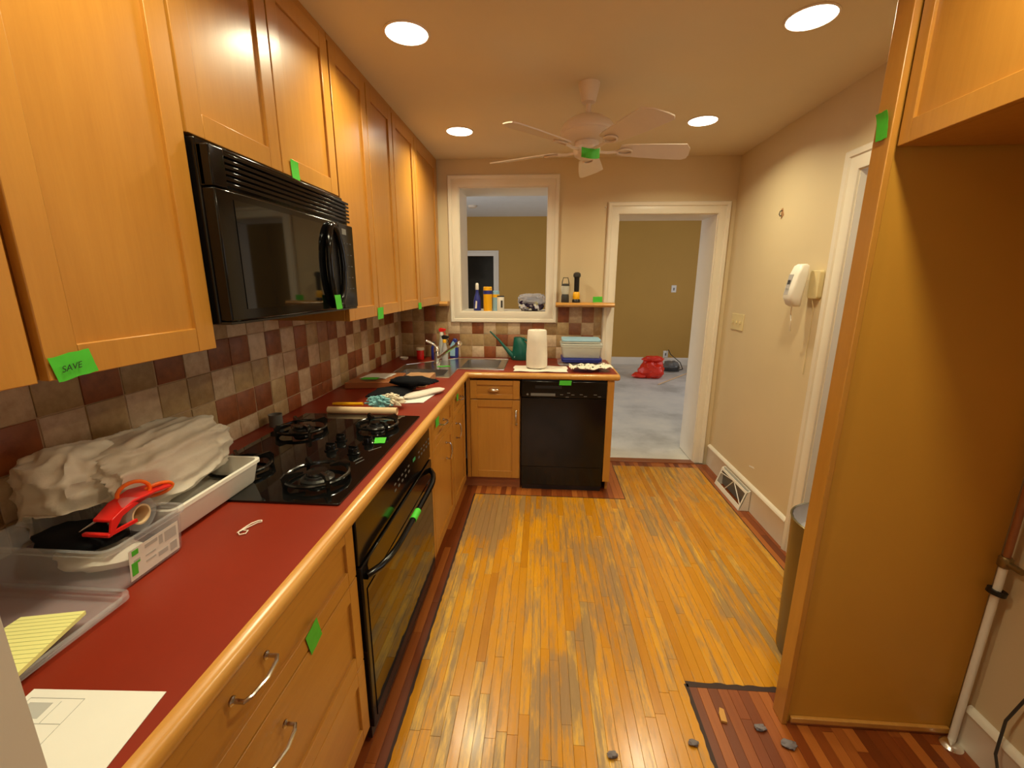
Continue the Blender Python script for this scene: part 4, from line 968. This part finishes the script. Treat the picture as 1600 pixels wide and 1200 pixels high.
# ------------------------------------------------------------------ ceiling fan
fx, fy = 1.457, 2.40
fn = thing('ceiling_fan', (fx, fy, H), 'cream five-blade ceiling fan', 'ceiling fan')
obj('canopy', MB().lathe([(.052, -.0008), (.051, -.012), (.045, -.04), (.034, -.085), (.02, -.09)], (fx, fy, H), 28), M['fan'], fn)
obj('downrod', MB().lathe([(.0125, -.088), (.0125, -.15)], (fx, fy, H), 16), M['fan'], fn)
obj('motor_housing', MB().lathe([(.020, -.135), (.045, -.142), (.085, -.158), (.118, -.18), (.134, -.205), (.136, -.215), (.130, -.222), (.132, -.229), (.120, -.245), (.085, -.258), (.062, -.262)], (fx, fy, H), 40), M['fan'], fn)
obj('hub', MB().lathe([(.060, -.2625), (.058, -.285), (.066, -.288), (.068, -.30), (.060, -.325), (.038, -.338), (.001, -.342)], (fx, fy, H), 32), M['fan'], fn)
zb = H-.292
for k in range(5):
    a0 = math.radians(10+72*k)
    pitch = math.radians(-13)
    ux = Vector((math.cos(a0), math.sin(a0), 0)); vy = Vector((-math.sin(a0), math.cos(a0), 0))
    vv = vy*math.cos(pitch)+Vector((0, 0, 1))*math.sin(pitch); nn = ux.cross(vv)
    C = Vector((fx, fy, zb))
    outl = [(.165, -.045), (.20, -.055), (.32, -.066), (.43, -.074), (.49, -.078), (.525, -.040), (.545, .02), (.548, .05), (.53, .066), (.49, .068), (.40, .066), (.30, .060), (.20, .052), (.165, .042)]
    mb = MB().rings([[C+ux*r+vv*s_-nn*.0025 for r, s_ in outl], [C+ux*r+vv*s_+nn*.0025 for r, s_ in outl]])
    b = obj('fan_blade', mb, M['fan'], fn)
    mb = MB(); 
    lp = [C+ux*(.195+.038*math.cos(2*PI*i/16))+vv*(.026*math.sin(2*PI*i/16))-nn*.008 for i in range(16)]
    mb.tube(lp, .005, 8, True); mb.tube([C+ux*.062+Vector((0, 0, -.012)), C+ux*.11+Vector((0, 0, -.014)), C+ux*.160-nn*.008], .0075, 8)
    obj('blade_bracket', mb, M['fan'], b)
obj('green_tape', MB().grid(lambda u, v: (fx+.0705*math.sin((u-.3)*1.5), fy-.0705*math.cos((u-.3)*1.5), H-.345+.045*v-.010*math.sin(u*PI)), 10, 4, (.0003, .0006, 0)), M['tape'], label='green tape hanging on the ceiling fan hub', cat='tape')

# ------------------------------------------------------------------ right wall things
ph = thing('telephone', (2.69, 2.56, 1.45), 'white wall telephone between the switch plate and the side doorway', 'telephone')
m = MB().prism(rrect(2.455, 2.545, 1.47, 1.62, .015), R_-.0255, R_-.0005, 'x'); obj('wall_bracket', m, M['offwhite_plate'], ph, bevel=.003)
def sect(x, s, z):  # plan rounded rect rings along z
    return rr3(2.640+x-.024*s, 2.640+x+.024*s, 2.515-0, 2.515+.085*s, .014*s, z)
rs = []
for z, ox, w, th in ((1.425, .030, .7, .016), (1.435, .022, .85, .024), (1.475, .012, 1, .032), (1.53, .020, 1, .032), (1.60, .032, .98, .030), (1.645, .040, .85, .024), (1.655, .042, .6, .014)):
    cx = 2.632+ox; cy = 2.565; rs.append(rr3(cx-th, cx+th, cy-.048*w, cy+.048*w, min(.014, th*.9), z))
obj('handset', MB().rings(rs), M['white'], ph, angle=50)
def front(y0, y1, z0_, z1_, mat, name):
    def X(z): return 2.632-.032+(.012+(.020)*(z-1.475)/.125)
    m = MB().rings([[(X(z0_)-.0012, y0, z0_), (X(z0_)-.0012, y1, z0_), (X(z1_)-.0012, y1, z1_), (X(z1_)-.0012, y0, z1_)], [(X(z0_)+.004, y0, z0_), (X(z0_)+.004, y1, z0_), (X(z1_)+.004, y1, z1_), (X(z1_)+.004, y0, z1_)]]); obj(name, m, mat, ph)
front(2.56, 2.60, 1.49, 1.60, M['lavender'], 'keypad'); front(2.565, 2.595, 1.545, 1.57, M['darkprint'], 'screen'); front(2.57, 2.59, 1.505, 1.525, M['white'], 'round_key')
obj('cord', MB().tube([(2.655, 2.575, 1.427), (2.66, 2.585, 1.40), (2.67, 2.60, 1.375), (2.665, 2.58, 1.345), (2.672, 2.59, 1.31), (2.68, 2.60, 1.285)], .0035, 8), M['white'], ph)
obj('cord', MB().tube([(2.715, 2.50, 1.468), (2.722, 2.49, 1.42), (2.727, 2.495, 1.34), (2.729, 2.50, 1.20), (2.73, 2.50, 1.05)], .0016, 6), M['offwhite_plate'], ph)
sw = thing('switch_plate', (R_, 3.41, 1.2), 'almond three-gang switch plate near the doorway', 'switch')
obj('plate', MB().box(R_-.007, R_-.0003, 3.31, 3.51, 1.205, 1.325), M['offwhite_plate'], sw, bevel=.002)
for k in range(3): obj('toggle', MB().box(R_-.018, R_-.0075, 3.345+.06*k, 3.355+.06*k, 1.255, 1.275), M['offwhite_plate'], sw, bevel=.001)
hk = thing('wall_hook', (R_, 2.98, 1.97), 'small dark hook high on the right wall', 'hook')
obj('hook', MB().tube([(R_-.001, 2.98, 1.995), (R_-.014, 2.98, 1.99), (R_-.018, 2.978, 1.972), (R_-.012, 2.975, 1.960), (R_-.006, 2.975, 1.966)], .003, 8), M['dkgrey'], hk)
obj('paint_chip', MB().prism([(2.955, 1.965), (2.985, 1.945), (2.995, 2.005), (2.975, 2.01)], R_-.0015, R_-.0003, 'x'), M['brown'], hk)
obj('wall_patch', MB().prism([(2.88, .300), (2.95, .287), (2.955, .296), (2.89, .311)], R_-.0012, R_-.0003, 'x'), M['white'], label='small white patch low on the right wall above the register', cat='patch')
obj('picture_nail', MB().lathe([(.006, 0), (.006, .006), (.002, .009)], (1.735, D-.0003, 2.135), 10, (0, -1, 0)), M['white'], label='small white nail head on the back wall left of the doorway', cat='nail')
# floor register
vt = thing('floor_register', (2.68, 3.05, 0), 'white baseboard heating register standing on the red floor edge', 'register')
P0 = lambda y, s, z: (s, y, z)
m = MB(); ya, yb_ = 2.84, 3.27
sec = [(2.7130, .001), (2.648, .001), (2.652, .022), (2.690, .140), (2.7130, .150)]
m.prism(sec, ya, ya+.006, 'y'); m.prism(sec, yb_-.006, yb_, 'y')
m.box(2.709, 2.7130, ya+.006, yb_-.006, .001, .15)
def fr(u0, z): return 2.652+(z-.022)/(.118)*.038
def fq(y0, y1, z0_, z1_):
    d = .004; m.rings([[(fr(0, z0_), y0, z0_), (fr(0, z0_), y1, z0_), (fr(0, z1_), y1, z1_), (fr(0, z1_), y0, z1_)], [(fr(0, z0_)+d, y0, z0_), (fr(0, z0_)+d, y1, z0_), (fr(0, z1_)+d, y1, z1_), (fr(0, z1_)+d, y0, z1_)]])
fq(ya, yb_, .001, .030); fq(ya, yb_, .125, .142); fq(ya, ya+.018, .03, .125); fq(yb_-.018, yb_, .03, .125)
obj('register_frame', m, M['white'], vt)
m = MB()
for p, q in (((2.858, .030), (3.05, .125)), ((3.05, .125), (3.12, .030)), ((3.05, .125), (3.252, .10))):
    m.tube([(fr(0, p[1])+.006, p[0], p[1]), (fr(0, q[1])+.006, q[0], q[1])], .0035, 6)
obj('damper_bar', m, M['white'], vt); obj('duct_opening', MB().box(2.700, 2.7085, ya+.01, yb_-.01, .012, .135), M['grey'], vt)

# ------------------------------------------------------------------ fridge surround
XS = 2.159
fp = thing('fridge_panel', (2.45, 1.335, 0), 'tall plain maple side panel of the empty refrigerator alcove', 'panel')
M['panel_face'] = plain('panel_face', srgb(196, 140, 46), .5, var=.05, vs=2)
obj('panel_board', MB().box(XS+.001, R_-.02, 1.312, 1.356, .001, H-.001), M['panel_face'], fp)
obj('front_edge', MB().box(XS-.018, XS, 1.300, 1.362, .001, H-.001), M['maple'], fp, bevel=.002)
obj('base_strip', MB().box(XS+.012, R_-.03, 1.298, 1.3115, .012, .032), M['nosing'], fp, bevel=.002)
obj('base_block', MB().box(XS+.012, R_-.03, 1.302, 1.3115, .001, .0118), M['kick'], fp)
oc = thing('bridge_cabinet', (2.45, .8, 1.895), 'maple cabinet over the empty refrigerator space, top right', 'cabinet')
obj('cabinet_body', MB().box(XS+.022, R_-.002, .262, 1.298, 1.897, H-.001), M['maple'], oc)
shaker(oc, 'x-', XS, .782, 1.297, 1.896, H-.004, 'door', w=.035, wr=.055); shaker(oc, 'x-', XS, .265, .778, 1.896, H-.004, 'door', w=.035, wr=.055)
# trash can behind the panel
tc = thing('trash_can', (2.45, 1.62, 0), 'tall olive metallic trash can half hidden behind the fridge panel', 'trash can')
obj('can_shell', MB().lathe([(.148, .001), (.152, .01), (.172, .618), (.176, .622), (.172, .626), (.168, .622), (.148, .02), (.001, .015)], (2.452, 1.62, 0), 40), M['bin'], tc)
obj('bin_liner', MB().lathe([(.165, .56), (.1665, .6225), (.160, .585), (.10, .52), (.001, .50)], (2.452, 1.62, 0), 30), M['lavender'], tc)
# water pipe, valve, clamp, cord
pi_ = thing('water_pipe', (2.69, 1.285, 0), 'thin white vertical water pipe in the corner of the fridge alcove', 'pipe')
obj('pipe', MB().tube([(2.694, 1.276, .012), (2.694, 1.276, .695)], .0105, 12), M['white'], pi_)
obj('floor_flange', MB().lathe([(.032, .0008), (.032, .004), (.022, .012), (.0115, .016)], (2.685, 1.265, 0), 24), M['chrome'], pi_)
obj('pipe_clamp', MB().lathe([(.012, .0), (.024, .0), (.024, .014), (.012, .014), (.012, 0)], (2.694, 1.276, .60), 20, (.15, 0, 1)), M['black_matte'], pi_)
v = obj('valve', MB().lathe([(.014, 0), (.017, .004), (.017, .03), (.013, .036)], (2.694, 1.276, .6955), 16), M['brass'], pi_)
obj('valve_outlet', MB().tube([(2.694, 1.27, .712), (2.694, 1.225, .712)], .010, 10), M['brass'], v)
obj('riser', MB().tube([(2.694, 1.276, .732), (2.694, 1.276, 1.25)], .0095, 10), M['kick'], pi_)
obj('power_cord', MB().tube([(2.725, 1.10, .62), (2.722, 1.11, .50), (2.715, 1.135, .38), (2.70, 1.16, .24), (2.69, 1.15, .12), (2.68, 1.10, .03), (2.67, 1.0, .006)], .004, 8), M['dkgrey'], label='dark cord hanging down the alcove wall beside the pipe', cat='cord')
# floor debris
def lint(c, s, seed, label, mat='lint'):
    m = MB().ball((c[0], c[1], .0082), s, s*.6, .0075, 14, 8, lambda q: q*(1+.6*nz(q.x*2+seed, q.y*2, q.z*2))); m.v = [(v[0], v[1], max(v[2], .0006)) for v in m.v]
    obj('lint_clump', m, M[mat], label=label, cat='lint', angle=30)
lint((2.055, 1.275), .020, 1, 'grey lint clump on the red boards, left of the panel foot'); lint((2.125, 1.225), .026, 5, 'larger grey lint clump right by the foot of the fridge panel')
lint((1.80, 1.205), .018, 9, 'flat grey lint clump on the honey boards near the red patch'); lint((1.515, 1.145), .018, 12, 'grey lint clump at the bottom edge of the photo')
obj('wood_chip', MB().prism([(1.925, 1.29), (1.945, 1.285), (1.952, 1.335), (1.938, 1.342), (1.928, 1.32)], .0006, .010), M['nosing'], label='short pale wood chip on the red floor boards', cat='wood chip', bevel=.001)

# ------------------------------------------------------------------ next room things
rb = thing('plastic_bag', (3.08, 7.25, 0), 'red-orange plastic bag on the floor of the next room', 'plastic bag')
def rbf(q): return q*(1+.28*mnoise.fractal(Vector((q.x*1.5+5, q.y*1.5, q.z*1.5)), 1, 2, 4))
m = MB().ball((3.10, 7.25, .15), .20, .17, .165, 40, 24, rbf); m.v = [(v[0], v[1], max(v[2], .002)) for v in m.v]; obj('bag_body', m, M['redbag'], rb, angle=30)
m = MB().ball((2.90, 7.22, .05), .12, .09, .05, 20, 12, rbf); m.v = [(v[0], v[1], max(v[2], .002)) for v in m.v]; obj('bag_fold', m, M['redbag'], rb, angle=30)
m = MB().ball((3.10, 7.20, .33), .17, .08, .05, 24, 14, rbf); obj('bag_mouth', m, M['redbag'], rb, angle=30)
cbm = thing('cable_heap', (3.6, 7.8, 0), 'heap of grey cable and cloth by the far baseboard', 'cable')
m = MB().ball((3.62, 7.95, .05), .16, .15, .12, 24, 14, rbf); m.v = [(v[0], v[1], max(v[2], .002)) for v in m.v]; obj('grey_cloth', m, M['grey'], cbm, angle=30)
random.seed(5); m = MB(); pts = [(3.56+.16*math.cos(i*.9)+.03*nz(i, 1), 7.80+.12*math.sin(i*.9), .012+.012*i*.3) for i in range(24)]
m.tube(pts, .010, 6); m.tube([(3.70, 8.47, .30), (3.73, 8.40, .22), (3.86, 8.2, .10), (3.85, 8.0, .012), (3.72, 7.86, .012)], .008, 6); obj('cable', m, M['dkgrey'], cbm)
obj('wood_stick', MB().tube([(3.08, 6.70, .012), (3.80, 7.60, .012)], .010, 8), M['cardtube'], label='thin pale stick lying on the floor of the next room', cat='stick')
for (xx, zz, lab) in ((3.71, 1.45, 'white wall plate higher on the far wall through the doorway'), (3.66, .21, 'white outlet low on the far wall through the doorway')):
    t = thing('wall_outlet', (xx, 8.5, zz), lab, 'outlet')
    obj('plate', MB().box(xx-.045, xx+.045, 8.492, 8.4995, zz-.065, zz+.065), M['white'], t, bevel=.002)
    obj('socket', MB().box(xx-.012, xx+.012, 8.489, 8.4918, zz-.03, zz+.02), M['grey'], t)
t = thing('smoke_detector', (.1, 7.3, 2.75), 'round white smoke detector on the ceiling of the next room', 'smoke detector')
obj('housing', MB().lathe([(.07, -.0005), (.07, -.02), (.055, -.035), (.001, -.037)], (.10, 7.3, 2.75), 24), M['fan'], t)
